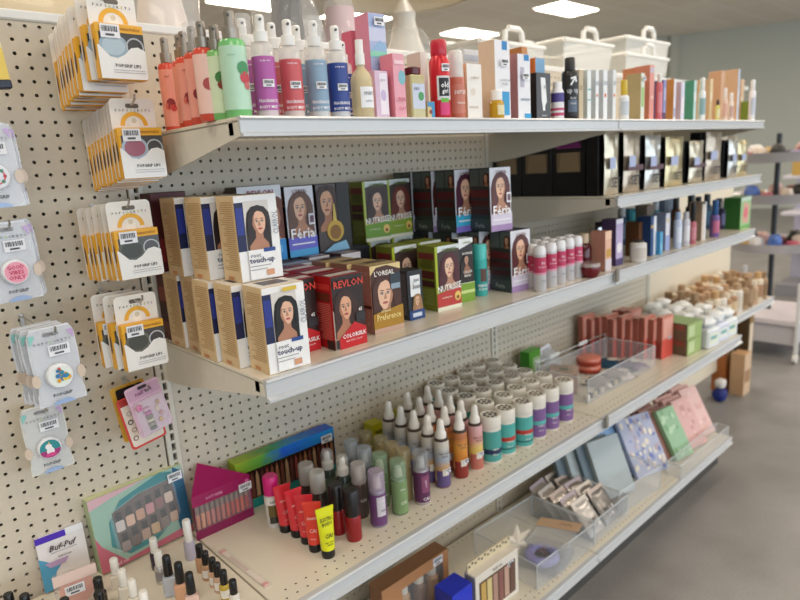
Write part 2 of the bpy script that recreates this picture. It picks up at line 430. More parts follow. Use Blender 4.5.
# ------------------------------------------------------------------ gondola shelving
PANEL = 'd0c5b2:r.5:n.03:s9'; SHELF = 'e2dac8:r.28:n.03:s14'; LIP = 'c6c8ca:r.25:n.02'; METAL = 'dcd6c8:r.4'
def peg_panel(top):
    """pegboard, every hole a real hole; x from 0 = centre of the left upright"""
    P = .0254; r = .0037; t = .004; rows = 64; cols = 46; x0 = .0325 - P / 2
    b = MB(); vs = []; fs = []
    oc = [(math.cos(PI / 8 + PI / 4 * k) * r, math.sin(PI / 8 + PI / 4 * k) * r) for k in range(8)]
    h = P / 2
    sq = [(h, h * .42), (h * .42, h), (-h * .42, h), (-h, h * .42), (-h, -h * .42), (-h * .42, -h), (h * .42, -h), (h, -h * .42)]
    cor = [(h, h), (-h, h), (-h, -h), (h, -h)]
    for i in range(cols):
        for j in range(rows):
            cx = x0 + h + i * P; cz = top - j * P; k0 = len(vs)
            vs += [(cx + a, 0, cz + c) for a, c in oc] + [(cx + a, 0, cz + c) for a, c in sq] + [(cx + a, 0, cz + c) for a, c in cor] + [(cx + a, t, cz + c) for a, c in oc]
            for k in range(8):
                l = (k + 1) % 8
                fs.append((k0 + k, k0 + l, k0 + 8 + l, k0 + 8 + k)); fs.append((k0 + k, k0 + 20 + k, k0 + 20 + l, k0 + l))
            for k in range(4): fs.append((k0 + 8 + 2 * k, k0 + 9 + 2 * k, k0 + 16 + k))
    b.add(vs, fs, PANEL)
    x1 = x0 + cols * P; zb = top - (rows - 1) * P - h
    b.rect(x1, W - .019, zb, top + h, 0, PANEL); b.rect(x0, .0175, zb, top + h, 0, PANEL); b.rect(.0175, W - .019, top + h, 1.812, 0, PANEL)
    b.rect(.0175, W - .019, .13, zb, 0, PANEL)
    return b
gp = Proto('gondola_shelving')
def shift(mb, dx):
    q = MB(); q.v = [(a + dx, b, c) for a, b, c in mb.v]; q.f = mb.f; q.m = mb.m; return q
pa = peg_panel(1.7896)
pb = MB(); pb.v = [(-a, b, c) for a, b, c in peg_panel(1.801).v]; pb.f = pa.f; pb.m = pa.m
pb.v = [(a - .0025, b, c) for a, b, c in pb.v]
gp.part('peg_panel', pb); gp.part('peg_panel', pa); gp.part('peg_panel', shift(pa, W))
cp = MB(); cp.box(2 * W + .02, 3.52, 0, .006, .13, 1.5, 'e2d6bf:r.6'); gp.part('back_panel', cp, None, 'plain cream back panel')
bk = MB(); bk.box(-W, 3.52, .05, .055, .1, 1.81, 'b5ad9e:r.7'); gp.part('rear_panel', bk)
for k in (-1, 0, 1, 2):
    u = MB(); x = k * W
    u.box(x - .016, x - .0045, -.004, .045, .0, 1.82, METAL, .001); u.box(x + .0045, x + .016, -.004, .045, 0, 1.82, METAL, .001)
    u.box(x - .0045, x + .0045, .012, .045, 0, 1.82, '14120f:r.8')
    z = .12
    while z < 1.78:
        u.box(x - .0046, x + .0046, -.003, .012, z, z + .0075, METAL); z += .0254
    gp.part('upright', u)
tr = MB(); tr.box(-W, 3 * W, -.006, .05, 1.81, 1.829, 'e3e2de:r.35', .003); gp.part('top_rail', tr)
kb = MB(); kb.box(-W, 2 * W, -D5 + .06, -D5 + .075, 0, Z5 - .03, '4a4845:r.6'); kb.box(-W, 2 * W, -D5 + .075, -.01, 0, .02, '35332f:r.8'); 
put(gp, (0, 0, 0), 0, 'cream double sided pegboard gondola unit with slotted uprights and top rail', 'shelving unit')
kp = Proto('kickplate'); kp.part('kickplate', kb); put(kp, (0, 0, 0), 0, 'dark recessed kickplate under the bottom deck', 'kickplate')

def lip_profile(yf, z, h):
    """front price rail, y towards the viewer is negative"""
    return [(yf + .016, z), (yf + .002, z + .0005), (yf - .001, z - .003), (yf + .0035, z - .006), (yf + .004, z - h * .78), (yf - .004, z - h * .88), (yf - .004, z - h), (yf + .006, z - h), (yf + .012, z - .006), (yf + .016, z - .004)]
def shelf(name, x0, x1, D, z, label, liph=.032, perf=False, bracket=True, sec=None):
    p = Proto(name)
    d = MB(); d.box(x0 + .002, x1 - .002, -D + .012, -.012, z - .006, z, SHELF, .0008)
    d.box(x0 + .004, x1 - .004, -D + .03, -D + .045, z - .028, z - .006, SHELF)
    l = MB(); l.xprism(lip_profile(-D, z, liph), x0 + .0025, x1 - .0025, LIP); p.part('price_rail', l)
    if perf:
        h = d; x = x0 + .03; i = 0
        while x < x1 - .02:
            for yy in (-D + .035, -D + .06, *( (-.03,) if True else ())):
                h.T = Matrix.Translation((x + (.0127 if yy == -D + .06 else 0), yy, z + .0004))
                h.add([(.0026 * math.cos(a * PI / 4), .0022 * math.sin(a * PI / 4), 0) for a in range(8)], [tuple(range(8))], '2b2722:r.9')
            x += .0254
        h.T = None
    p.part('deck', d)
    if bracket:
        for x in (x0 + .004, x1 - .007):
            b = MB(); b.xprism([(-.006, z - .008), (-.006, z - .098), (-.03, z - .1), (-.12, z - .09), (-D + .03, z - .034), (-D + .008, z - .03), (-D + .008, z - .008)], x, x + .003, METAL)
            b.box(x + (-.004 if x < x0 + .1 else .003), x + (0 if x < x0 + .1 else .007), -.012, .01, z - .1, z - .01, METAL)
            p.part('bracket', b)
    return put(p, (0, 0, 0), 0, label, 'shelf', 'gondola shelves')
shelf('shelf', 0, W, D1, Z1, 'top shelf on the left carrying the mist sprays and skin care')
shelf('shelf', W, 2 * W, D1, Z1, 'top shelf on the right carrying far small boxes and bottles')
shelf('shelf', W, 2 * W, D2, Z2, 'short shelf under the top right one, with black boxes and foil pouches', .035)
shelf('shelf', 0, W, D3, Z3, 'middle shelf on the left stacked with hair colour boxes', .04)
shelf('shelf', W, 2 * W, D3, Z3, 'middle shelf on the right with perfumes and lotion bottles', .04)
shelf('shelf', -W, 0, D4, Z4, 'lower shelf at far left under the nail polish', .036, True)
shelf('shelf', 0, W, D4, Z4, 'lower shelf with the spray cans and wipe canisters', .036, True)
shelf('shelf', W, 2 * W, D4, Z4, 'lower shelf on the right with coral boxes and the clear bin', .036, True)
shelf('shelf', 2 * W + .03, 3.4, .29, Z4 - .02, 'cluttered far shelf past the end of the lower shelf', .036)
shelf('base_deck', 0, W, D5, Z5, 'bottom deck on the left with gift boxes and hair scrunchie bin', .03, True, False)
shelf('base_deck', W, 2 * W, D5, Z5, 'bottom deck on the right with folders and pink notebooks', .03, True, False)
ps = Proto('shelf'); ps.part('deck', MB().box(-W, 3 * W, .06, .5, Z1 - .02, Z1, SHELF)); ps.part('price_rail', MB().box(-W, 3 * W, .5, .505, Z1 - .035, Z1 + .004, LIP))
for x in (-W + .005, 0, W, 2 * W, 3 * W - .01): ps.part('bracket', MB().xprism([(.045, Z1 - .02), (.045, Z1 - .1), (.48, Z1 - .03), (.48, Z1 - .02)], x, x + .003, METAL))
put(ps, (0, 0, 0), 0, 'shelf on the rear side of the gondola holding lamps and baskets', 'shelf')
# ------------------------------------------------------------------ hair colour boxes on the middle shelf
TAN = 'dcbf93'
def touchup(hair='2a1c1a', yel=False):
    sd = [('lines', .08, .86, .12, .92, 'b9935f', .011), ('rect', .42, .72, .02, .06, 'c98a5e')]
    fr = [('rect', 0, .2, .36, .92, '141d4a'), ('rect', .02, .18, .55, .86, '25348a'), ('rect', .2, .78, .36, .93, 'ddd5ce'),
          ('face', .52, .68, .125, hair, 'e6b698', 'b8484e', -1, 1, 1, {'box': (.2, .8, .36, .93)}), ('rect', .2, .78, .02, .365, 'f4f2f0'),
          ('text', 'root', .36, .3, .045, '8a8f98', .25), ('text', 'touch-up', .5, .235, .085, '26305e', .6),
          ('rect', .56, .84, .33, .375, '2c4a90'), ('rect', .2, .7, .17, .18, 'a9a6a6'), ('rect', .2, .6, .13, .14, 'a9a6a6'), ('rect', .58, .76, .05, .12, 'd59b77'),
          ('text', 'CLAIROL', .89, .66, .075, '9aa0ac', .5, PI / 2)]
    if yel: fr.append(('rect', .45, .78, .93, .975, 'd8b93c'))
    p = carton('hair_color_box', .088, .072, .16, 'f2f0ee:r.35', TAN + ':r.5', 'ece6da', fr, sd, [(.2, .8, .3, .9, '51484a')])
    return p
tu = touchup(); tu2 = touchup('17130f', True)
G = 'white and tan hair color boxes at the left end of the middle shelf'
# bottom row, from the front to the panel
bots = [(.024, -.452, -2, tu2, 'white hair color box at the front left corner, bottom row, black haired woman'),
        (.008, -.372, -1, tu, 'white and tan hair color box second from the front in the bottom row'),
        (.001, -.294, 0, tu, 'white and tan hair color box third from the front in the bottom row'),
        (.012, -.216, 0, tu, 'white and tan hair color box fourth from the front in the bottom row'),
        (.006, -.14, 0, tu, 'white and tan hair color box rearmost in the bottom row')]
for x, y, r, p, lb in bots: put_fl(p, x, y, Z3 + .0002, r, lb, 'hair color box', G)
for x, y, r, p, lb in [(.033, -.372, -2, tu, 'white hair color box on top at the front, brunette woman, upper row'),
                       (.012, -.285, 0, tu, 'white and tan hair color box second in the upper row, tan side showing'),
                       (.004, -.185, 0, tu, 'white and tan hair color box rearmost in the upper row, with dark blue window')]:
    put_fl(p, x, y, Z3 + .1608, r, lb, 'hair color box', G)
mar = carton('hair_color_box', .08, .055, .165, '5a1a1e', '4a1518:r.5', '33100f', [('rect', 0, 1, .1, .4, '8b2a2c')], [('rect', .1, .9, .55, .75, '7a3a2a'), ('rect', .1, .9, .3, .5, '321012'), ('lines', .1, .9, .06, .25, '8a5a4a', .012)])
put_fl(mar, .014, -.064, Z3 + .0002, 0, 'dark maroon hair color box against the panel, lower of two at the left end', 'hair color box')
put_fl(mar, .004, -.064, Z3 + .1656, 0, 'dark maroon hair color box against the panel, on top of its twin', 'hair color box')

def colorsilk(hair='3a211b', red='b01c22'):
    return carton('hair_color_box', .08, .066, .15, '2c1c18:r.3', red + ':r.35', '7d2026', [
        ('poly', [(0, 0), (0, .55), (.12, .45), (.32, .2), (.4, 0)], 'b9aa9c'), ('face', .38, .56, .15, hair, 'dea684', 'a63c40', -1, 1.25, .75, {'box': (.02, .98, .12, .84)}),
        ('poly', [(.12, 0), (.12, .14), (.62, .34), (1, .24), (1, 0)], 'c4161f'), ('text', 'REVLON', .5, .89, .1, 'd2402f', .94), ('text', 'COLORSILK', .58, .17, .06, 'f6f0ee', .76),
        ('text', 'BEAUTIFUL COLOR', .56, .1, .024, 'efc8c8', .7), ('rect', .68, .98, .34, .46, '2e2a2c'), ('text', '45', .82, .5, .05, 'e8e4e0'), ('rect', .0, .1, .02, .14, '2b2526')],
        [('rect', .06, .94, .82, .9, 'd23a34'), ('rect', .1, .9, .66, .78, '6a2b1c'), ('lines', .08, .92, .12, .62, 'd8756c', .011), ('rect', .0, .4, .0, .13, '241c1c')],
        [(.05, .95, .1, .5, 'd8d0cc'), (.1, .9, .6, .9, '8a3036')])
cs = colorsilk()
G = 'red hair colour boxes behind the white ones'
put_fl(cs, .192, -.428, Z3 + .0002, -.5, 'red box at the front edge with smiling brunette, big red letters on top', 'hair color box', G)
for k, (x, y, lb) in enumerate([(.104, -.385, 'dark red hair color box just right of the front white box, half hidden'), (.19, -.352, 'red hair color box directly behind the front red one'),
                                (.104, -.31, 'red hair color box third back, behind the white front box'), (.19, -.28, 'red hair color box in third rank behind the front red one')]):
    put_fl(cs, x, y, Z3 + .0002, .5 * k - 1, lb, 'hair color box', G)
revw = carton('hair_color_box', .1, .062, .15, 'f0eef2', '5f2128', 'b9bcc8', [('text', 'REVLON', .4, .86, .11, '8c2836', .75), ('poly', [(.7, 1), (1, 1), (1, 0), (.5, 0)], '5c1a1c'), ('rect', 0, .5, .6, .78, 'd8d6e2')], [('lines', .1, .9, .1, .9, '96525a', .012)], [(.1, .9, .1, .4, '4a4f63'), (.1, .8, .6, .9, 'e8e8f0')])
put_fl(revw, .125, -.215, Z3 + .0002, 0, 'white fronted hair color box with maroon letters lying low behind red boxes', 'hair color box')
sil = carton('hair_color_box', .082, .066, .15, 'cfd2d8', '53565f', '9aa0b0', [('poly', [(.3, .95), (1, .95), (1, 0), (.15, 0)], '3a4048'), ('text', 'AMMONIA', .66, .86, .05, 'eceef2', .5), ('rect', .2, .95, .62, .72, '66707c')], [('lines', .1, .9, .1, .9, '8d9098', .012)], [(.05, .95, .1, .45, 'd4d8e2'), (.05, .95, .55, .9, '5e6470')])
put_fl(sil, .233, -.205, Z3 + .0002, 0, 'silver and charcoal hair color box in the second rank', 'hair color box')

def pref():
    return carton('hair_color_box', .083, .066, .15, '4b2b22:r.3', 'a97f6c:r.5', 'a08a66', [
        ('poly', [(0, 1), (0, .86), (.2, .97), (.55, .985), (1, .9), (1, 1)], 'dcc48a'), ('face', .45, .56, .2, '4a2a20', 'e8bc9e', 'b05a58', 1, 1.05, 1, {'box': (.02, .98, .3, .95)}),
        ('text', "L'OREAL", .42, .885, .075, 'efe9df', .74), ('rect', .62, .96, .62, .86, '2f3b44'), ('rect', .64, .94, .62, .7, '8ca0b0'),
        ('poly', [(0, .0), (0, .3), (.35, .33), (1, .37), (1, 0)], 'ab7f22'), ('text', 'Preference', .5, .24, .1, 'f2d98a', .8), ('rect', 0, 1, .0, .075, 'c3a08d'), ('text', 'SUPERIOR', .4, .32, .03, 'f5e6b4', .5)],
        [('lines', .08, .92, .45, .9, 'c9a594', .011), ('lines', .08, .92, .1, .35, 'c9a594', .011), ('rect', 0, 1, .38, .42, '4a2f24')], [(.05, .95, .05, .5, 'c4ac7c'), (.3, .95, .55, .95, '5c4a44')])
pf = pref(); G = 'golden brown hair colour boxes in a deep row'
for k, lb in enumerate(['hair color box with gold band and brown haired woman, at the front edge', 'brown sided hair color box second in the gold band row', 'brown sided hair color box third in the gold band row']):
    put_fl(pf, .317 - .006 * k, -.4 + .07 * k, Z3 + .0002, -3.8 + 2 * k, lb, 'hair color box', G)
mauve = carton('hair_color_box', .06, .066, .155, 'd9d4d6', '6a5250', '7c6668', [('face', .5, .72, .11, '5a3426', 'e6bb9c', 'b04a50', 1, 1.2, 1.1), ('rect', 0, 1, .0, .45, '8c6f76')], [('lines', .1, .9, .1, .9, '8e7672', .012)], [(.2, .95, .1, .4, 'd9d0d2')])
put_fl(mauve, .392, -.205, Z3 + .0002, -2, 'mauve brown hair color box with small white front panel, middle rank', 'hair color box')
put_fl(mauve, .318, -.1755+.0, Z3 + .0002, -2, 'mauve brown hair color box left of its lookalike, middle rank', 'hair color box')

bl = carton('hair_color_box', .047, .05, .117, '1c2026', '3a3d42', '17191c', [('rect', .18, .82, .48, .9, 'eceef0'), ('text', 'just', .5, .8, .09, '2b3340', .5), ('text', '5min', .5, .68, .09, '2b3340', .5), ('face', .58, .38, .09, 'a07a50', 'e2b896', 'b06058', 1), ('rect', 0, 1, 0, .2, '27427c'), ('rect', .2, .8, .06, .14, 'c9d2e2')], [('lines', .1, .9, .1, .92, '7b7d80', .014)])
put_fl(bl, .446, -.377, Z3 + .0002, -3, 'small dark box with white panel, between two women portraits', 'hair color box')

def nutrisse(hair, band, skin='e8bfa4'):
    return carton('hair_color_box', .08, .066, .16, 'a9b82a:r.3', '7c8424:r.45', '8d9836', [
        ('rect', .1, 1, .33, .985, '3b2a26'), ('poly', [(.1, 1), (.1, .9), (.5, .95), (1, .93), (1, 1)], 'd6dfe0'), ('face', .56, .66, .14, hair, skin, 'a84a50', 1, 1.1, .8, {'box': (.1, .98, .3, .95)}),
        ('text', 'GARNIER', .55, .935, .055, '5c6e2a', .6), ('poly', [(0, 0), (0, .27), (1, .35), (1, 0)], band), ('text', 'NUTRISSE', .5, .355, .105, 'f6f4ee', .96, .05),
        ('rect', 0, 1, 0, .06, 'e8e6d0'), ('ell', .84, .19, .13, 1.15, 'e8c46a'), ('ell', .84, .17, .06, 1, '7c4a22'), ('text', 'nourishing color', .38, .2, .03, 'f4eed8', .5)],
        [('rect', .06, .94, .8, .9, '7a2a24'), ('rect', .06, .94, .5, .62, '5d1c1a'), ('rect', .06, .94, .37, .47, '4a1716'), ('lines', .1, .9, .08, .32, 'a8ad5c', .012), ('lines', .1, .9, .66, .78, '4f5518', .012)])
n1 = nutrisse('4e1d24', 'bb3a34'); n2 = nutrisse('3a2622', '6d9a2c'); n3 = nutrisse('6a2a1c', '86a02e')
put_fl(n1, .548, -.37, Z3 + .0002, -5, 'olive green sided hair color box at the front, burgundy haired woman', 'hair color box')
put_fl(n2, .5, -.27, Z3 + .0002, -4, 'green hair color box behind the burgundy one, front turned away', 'hair color box', 'green hair colour boxes in the second rank')
put_fl(n3, .59, -.27, Z3 + .0002, -4, 'green hair color box in the second rank beside the black and green pack', 'hair color box', 'green hair colour boxes in the second rank')
# under layer at the back that carries the upper layer
und = carton('hair_color_box', .079, .065, .155, '2a2b33', '39343a', '4a4c58', [('rect', .1, .9, .1, .4, '6a5a70')], [('lines', .1, .9, .1, .9, '5c565c', .012)])
G = 'dark hair colour boxes under the upper layer against the panel'
for k in range(5):
    put_fl(und, .13 + .0835 * k, -.135, Z3 + .0002, 0, 'dark hair color box buried under the upper layer, %s from the left' % ORD[k], 'hair color box', G)
for k in range(4):
    put_fl(und, .13 + .084 * k, -.066, Z3 + .0002, 0, 'dark hair color box touching the panel under the upper layer, %s from the left' % ORD[k], 'hair color box', G)
# upper layer
rv = carton('hair_color_box', .11, .06, .175, 'e8e8ee:r.3', '3e3026', '2e2a28', [('rect', 0, 1, .86, 1, 'dfe3ea'), ('text', 'REVLON', .5, .91, .075, '8b2733', .7), ('face', .74, .58, .18, '6d3422', 'e6b698', 'b44c50', 1, 1, 1, {'box': (.3, 1, .28, .86)}), ('rect', .3, 1, .0, .28, '2a8fd8'), ('rect', .4, .9, .1, .2, '6ab8ea'), ('rect', 0, .3, .3, .86, 'd9dce6')])
put_fl(rv, .17, -.135, Z3 + .1558, -3, 'large pale hair color box with auburn woman and bright blue corner, upper layer', 'hair color box')
fr_side = [('rect', .04, .48, .72, .98, '59625f'), ('rect', .52, .98, .72, .98, '59625f'), ('rect', .04, .96, .54, .66, '5f1a20'), ('rect', .04, .96, .4, .5, '4c161a'), ('rect', .04, .96, .27, .36, '3e1416'), ('rect', 0, 1, .03, .2, '3f4a4a'),
           ('face', .14, .84, .055, '5a2218', 'd8a888', 'a84a4a', 1), ('text', 'Feria', .5, .1, .075, '9aa6a4', .5)]
def feria(hair, d, sd=fr_side, low=('8c8fd0', 'b9a8d8'), w=.08):
    return carton('hair_color_box', w, d, .168, 'dcdce4:r.3', '2c3433:r.45', '30343a', [('face', .5, .68, .155, hair, 'e8ba9c', 'b4545a', 1, 1.1, 1, {'box': (.04, .96, .2, .96)}), ('text', "L'OREAL", .5, .93, .05, '5c2a30', .7), ('rect', 0, 1, 0, .28, low[0]), ('rect', 0, 1, .0, .1, low[1]),
        ('text', 'Féria', .5, .33, .15, 'f8f6fa', .9), ('rect', .1, .9, .17, .19, 'f0eef6'), ('rect', .74, .96, .44, .6, 'e9e6ee'), ('rect', .78, .92, .47, .57, '6a4a58')], sd)
fe = feria('6a4a3c', .06, low=('6a6ad0', '4aa8e0')); fe2 = feria('5b2a2a', .075, low=('d8cfe0', 'a88ab8')); fe3 = feria('4d1c34', .075, low=('3ab0d8', '7a6ac0'))
put_fl(fe, .292, -.135, Z3 + .1558, -3, 'hair color box with blonde woman and violet blue base, upper layer', 'hair color box')
oil = carton('hair_color_box', .098, .06, .168, '3a2a22:r.3', '241c18', '2b2320', [('face', .32, .72, .17, '3a2018', 'd8a583', '9a4a42', 1, 1.1, 1, {'box': (0, .8, .3, 1)}), ('rect', .62, 1, 0, 1, '1c1816'), ('ell', .5, .3, .26, 1.05, 'c8a23a'), ('ell', .5, .28, .17, 1.1, '8a5e1c'), ('poly', [(.44, .44), (.56, .44), (.52, .7), (.48, .7)], 'd8bc5a'), ('poly', [(.1, 0), (.9, 0), (.8, .14), (.4, .1)], '8cc0e0')])
put_fl(oil, .381, -.136, Z3 + .1558, -3, 'dark hair color box with golden oil flask printed on it, upper layer', 'hair color box')
put_fl(n2, .545, -.118, Z3 + .1606, -8, 'green edged hair color box, brown haired woman, leftmost of the upright pair near the panel', 'hair color box')
put_fl(n3, .638, -.112, Z3 + .1606, -5, 'green edged hair color box with red haired smiling woman, upper layer near the panel', 'hair color box')
put_fl(n2, .552, -.118, Z3 + .0002, 0, 'dark hair color box buried under the green upright pair, on its left', 'hair color box', G)
put_fl(n3, .638, -.118, Z3 + .0002, 0, 'dark hair color box buried under the green upright pair, on its right', 'hair color box', G)
# the tall grey-green sided stack
G = 'grey green sided hair colour boxes stacked in two layers'
put_fl(fe2, .819, -.39, Z3 + .0002, -5, 'grey sided hair color box with brunette at the shelf front, right of the turquoise bottle', 'hair color box', G)
for k, (x, y) in enumerate([(.79, -.306), (.765, -.228), (.752, -.15), (.745, -.073)]):
    put_fl(fe2, x, y, Z3 + .0002, -2, 'grey sided hair color box in the lower layer, %s behind the front brunette one' % ORD[k], 'hair color box', G)
put_fl(fe2, .782, -.355, Z3 + .169, -6, 'hair color box with long haired brunette on top of the stack, front right', 'hair color box', G)
put_fl(fe3, .736, -.273, Z3 + .169, -4, 'hair color box with burgundy hair and turquoise lettering, left behind the top brunette box', 'hair color box', G)
put_fl(fe2, .729, -.193, Z3 + .169, -2, 'grey sided hair color box with swatch bars, behind the burgundy top box', 'hair color box', G)
put_fl(fe2, .727, -.115, Z3 + .169, -2, 'grey sided hair color box with swatch bars, rearmost of the top layer', 'hair color box', G)
# black and green pack, turquoise bottle
pk = carton('hair_color_pack', .047, .03, .165, '2a2422:r.3', '1d1a18', 'dfe0dc', [('poly', [(0, 1), (0, .84), (1, .93), (1, 1)], 'e8ecee'), ('text', 'GARNIER', .5, .94, .03, '5d7a2a', .7), ('face', .5, .66, .06, '2a1a16', 'c69a7e', '8a4444', 1, 1.4, 1.4), ('text', 'NUTRISSE', .5, .77, .035, 'f0eee8', .85), ('text', 'COLOR', .5, .48, .04, 'e6e2da', .8), ('text', 'MASK', .5, .42, .04, 'e6e2da', .8), ('rect', 0, 1, 0, .3, '7aa02c'), ('rect', 0, 1, .14, .19, 'c8d88a'), ('rect', 0, 1, .3, .31, 'd8e0c0')])
put_fl(pk, .655, -.352, Z3 + .0002, -8, 'slim black pack with white top and lime green base, left of the turquoise bottle', 'hair color pack')
TQ = '3fb3ae:r.3'
tq = round_bottle('shampoo_bottle', [('bottle', [(0, 0), (.018, 0), (.0195, .003), (.0195, .095), (.0175, .097)], TQ), ('cap', [(.0175, .096), (.019, .098), (.019, .136), (.017, .1395), (0, .1395)], '4cc2bb:r.3')],
    [(.02, .075, .0195, '2f9c9a', 1.2), (.04, .075, .0195, '5c3c34', .45)], [('MAGIC', .03, .008, .0195, 'eaf6f4', 0), ('ROOT', .02, .008, .0195, 'eaf6f4', 0)])
put(tq, (0.756, -0.335, Z3 + .0002), -20, 'turquoise bottle with brown picture, between the black pack and the grey boxes', 'bottle')

# pink and white dry shampoo cans
PK = 'c23a62:r.3'
can = round_bottle('dry_shampoo_can', [('can', [(0, 0), (.016, 0), (.0172, .003), (.0172, .099), (.0155, .101)], 'cfcdd0:r.3:m.3'), ('cap', [(.0155, .1), (.0168, .101), (.0168, .115), (.013, .124), (0, .1255)], 'e9e8ea:r.3')],
    [(.052, .094, .0172, PK, 3.2), (.046, .052, .0172, 'dba0b4', 3.2)], [('dry', .078, .009, .0172, 'f2dfe6', 0), ('dry shampoo', .068, .005, .0172, 'f2dfe6', 0), ('original', .03, .005, .0172, '8a8690', 0)])
G = 'pink and white cans on the middle shelf'
cans = [((546, 293), 'nearest of the pink and white cans, next to the grey sided hair box'), ((556.5, 289.5), 'second pink and white can along the front row'), ((567, 286), 'third pink and white can along the front row'), ((575.5, 282.8), 'fourth pink and white can along the front row'), ((584, 279.5), 'last pink and white can of the front row, beside dark red perfume')]
CAN_XY = [(0.882, -0.439), (0.946, -0.431), (0.999, -0.426), (1.048, -0.423), (1.098, -0.419)]
for (x, y), (_, lb) in zip(CAN_XY, cans): put(can, (x, y, Z3 + .0002), -25, lb, 'spray can', G)
for k in range(5):
    x, y = CAN_XY[k]
    put(can, (x + .02, y + .038, Z3 + .0002), -25, '%s pink and white can in the second row, counted from the hair boxes' % ORD[k], 'spray can', G)
for k in range(3):
    x, y = CAN_XY[k]
    put(can, (x + .04, y + .076, Z3 + .0002), -25, '%s pink and white can in the back row, counted from the hair boxes' % ORD[k], 'spray can', G)
# ------------------------------------------------------------------ top shelf goods
def mist(name, r, h, liquid, label, capc, lab=.62, cap_clear=False, art=None, txt=None, stick=True, clearbody=False):
    """fine mist sprayer: bottle, printed label, sprayer head"""
    hb = h * .74
    body = 'f2efec:r.08:a.45' if clearbody else liquid
    parts = [('bottle', [(0, 0), (r * .9, 0), (r, .004), (r, hb * .94), (r * .86, hb * .985), (r * .5, hb), (r * .45, hb + .004)], body + ('' if ':' in body else ':r.2')),
             ('sprayer', [(r * .62, hb), (r * .64, hb + h * .1), (r * .42, hb + h * .11), (r * .42, h * .985), (r * .3, h), (0, h)], capc)]
    if clearbody: parts.insert(1, ('liquid', [(0, .003), (r * .9, .003), (r * .9, hb * .8), (0, hb * .8)], liquid + ':r.2'))
    labs = [(hb * .1, hb * lab * 1.3 if clearbody else hb * .9, r, label, 2.0)]
    tx = []
    if txt: tx = [(t, hb * z, hb * hh, r, c, 0) for t, z, hh, c in txt]
    ex = []
    sp = MB(); sp.T = Matrix.Translation((0, -r * .42, h * .95)) @ Matrix.Rotation(PI / 2, 4, 'X'); sp.lathe([(.0025, -.001), (.0025, .003), (0, .003)], '55534f', 8); ex.append(('sprayer:nozzle', sp))
    if art:
        ab = MB()
        for a, z, q, c in art:
            vs = []; n = 10
            for i in range(n):
                t = 2 * PI * i / n
                vs.append((r * 1.06 * math.sin(a + q * math.cos(t) / r), -r * 1.06 * math.cos(a + q * math.cos(t) / r), hb * z + q * 1.2 * math.sin(t)))
            ab.add(vs, [tuple(range(n))], c)
        ex.append(('flower_print', ab))
    if cap_clear:
        ex.append(('overcap', MB().lathe([(r * .85, hb + .001), (r * .85, h * 1.02), (r * .8, h * 1.035), (0, h * 1.035)], CLEAR)))
    return round_bottle(name, parts, labs, tx, (r, hb * .45, .02, .12) if stick else None, 20, ex)
CHROME = 'a39a90:r.3:m.7'
coral = mist('mist_bottle', .0185, .19, 'd8503c', 'f0a08e:r.35', CHROME, art=[(.1, .42, .009, '8e1f1c'), (.35, .36, .006, 'c8403a'), (-.2, .38, .006, 'd86a58')], txt=[('mist', .8, .03, 'a8584c')], stick=False)
coralc = mist('mist_bottle', .0185, .19, 'd8503c', 'f0a08e:r.35', CHROME, cap_clear=True, art=[(.1, .42, .009, '8e1f1c'), (.35, .36, .006, 'c8403a')], stick=False)
pinkb = mist('mist_bottle', .0185, .19, 'd8503c', 'f3c6b8:r.35', CHROME, art=[(.3, .5, .01, 'b03a34')], stick=False)
paleg = mist('mist_bottle', .0195, .19, '7fbf6e', 'd8e4bf:r.35', CHROME, art=[(.4, .5, .009, '9a3a2a'), (.3, .6, .01, '3f7f3a')], stick=False)
green = mist('mist_bottle', .022, .20, '76c077', 'b9ddc2:r.35', CHROME, art=[(.9, .5, .01, 'c23f4c'), (.8, .62, .011, '3f8f5a'), (1.0, .4, .006, 'c86a6a')], txt=[('garden', .78, .03, '8fb89a')], stick=False)
G = 'mist bottles at the left end of the top shelf'
L0 = [(coral, 'coral mist bottle rearmost in the row, nearest the pegboard'), (coral, 'coral mist bottle second from the pegboard'), (coral, 'coral mist bottle third from the pegboard'),
      (coralc, 'coral mist bottle with clear overcap, fourth from the pegboard'), (pinkb, 'pale pink mist bottle just behind the pale green one'), (paleg, 'pale green mist bottle behind the tall bright green one'), (green, 'tall bright green mist bottle at the front left corner')]
POS = [(0.06, -0.11, 0.189), (0.05, -0.2, 0.177), (0.03, -0.26, 0.17), (0.019, -0.32, 0.166), (0.004, -0.385, 0.16), (0.019, -0.4, 0.153), (0.027, -0.44, 0.168)]
for (p, lb), (x, y, h) in zip(L0, POS):
    o = put(p, (x, y, Z1 + .0002), -35, lb, 'mist bottle', G); k = h / (.20 if p is green else .19); o.scale = (1, 1, k)
def white_mist(col, lab, capclear=False):
    return mist('mist_bottle', .019, .19, col, lab, 'eceae6:r.3', .62, capclear, txt=[('body mist', .74, .03, 'f4e8f2'), ('FRAGRANCE', .22, .045, 'f6f2f4'), ('BODY MIST', .14, .04, 'f6f2f4')], clearbody=True)
wm = {k: white_mist(*v) for k, v in {'purple': ('e6c4d8', 'b45aa4:r.4'), 'coral': ('ecc6c0', 'cc5a5e:r.4'), 'blue': ('d4dee6', '88a4bc:r.4'), 'navy': ('d8dcea', '2d4590:r.4')}.items()}
wmc = white_mist('e6c4d8', 'b45aa4:r.4', True); wmb = white_mist('d4dee6', '88a4bc:r.4', True)
G = 'white capped mist bottles with coloured labels'
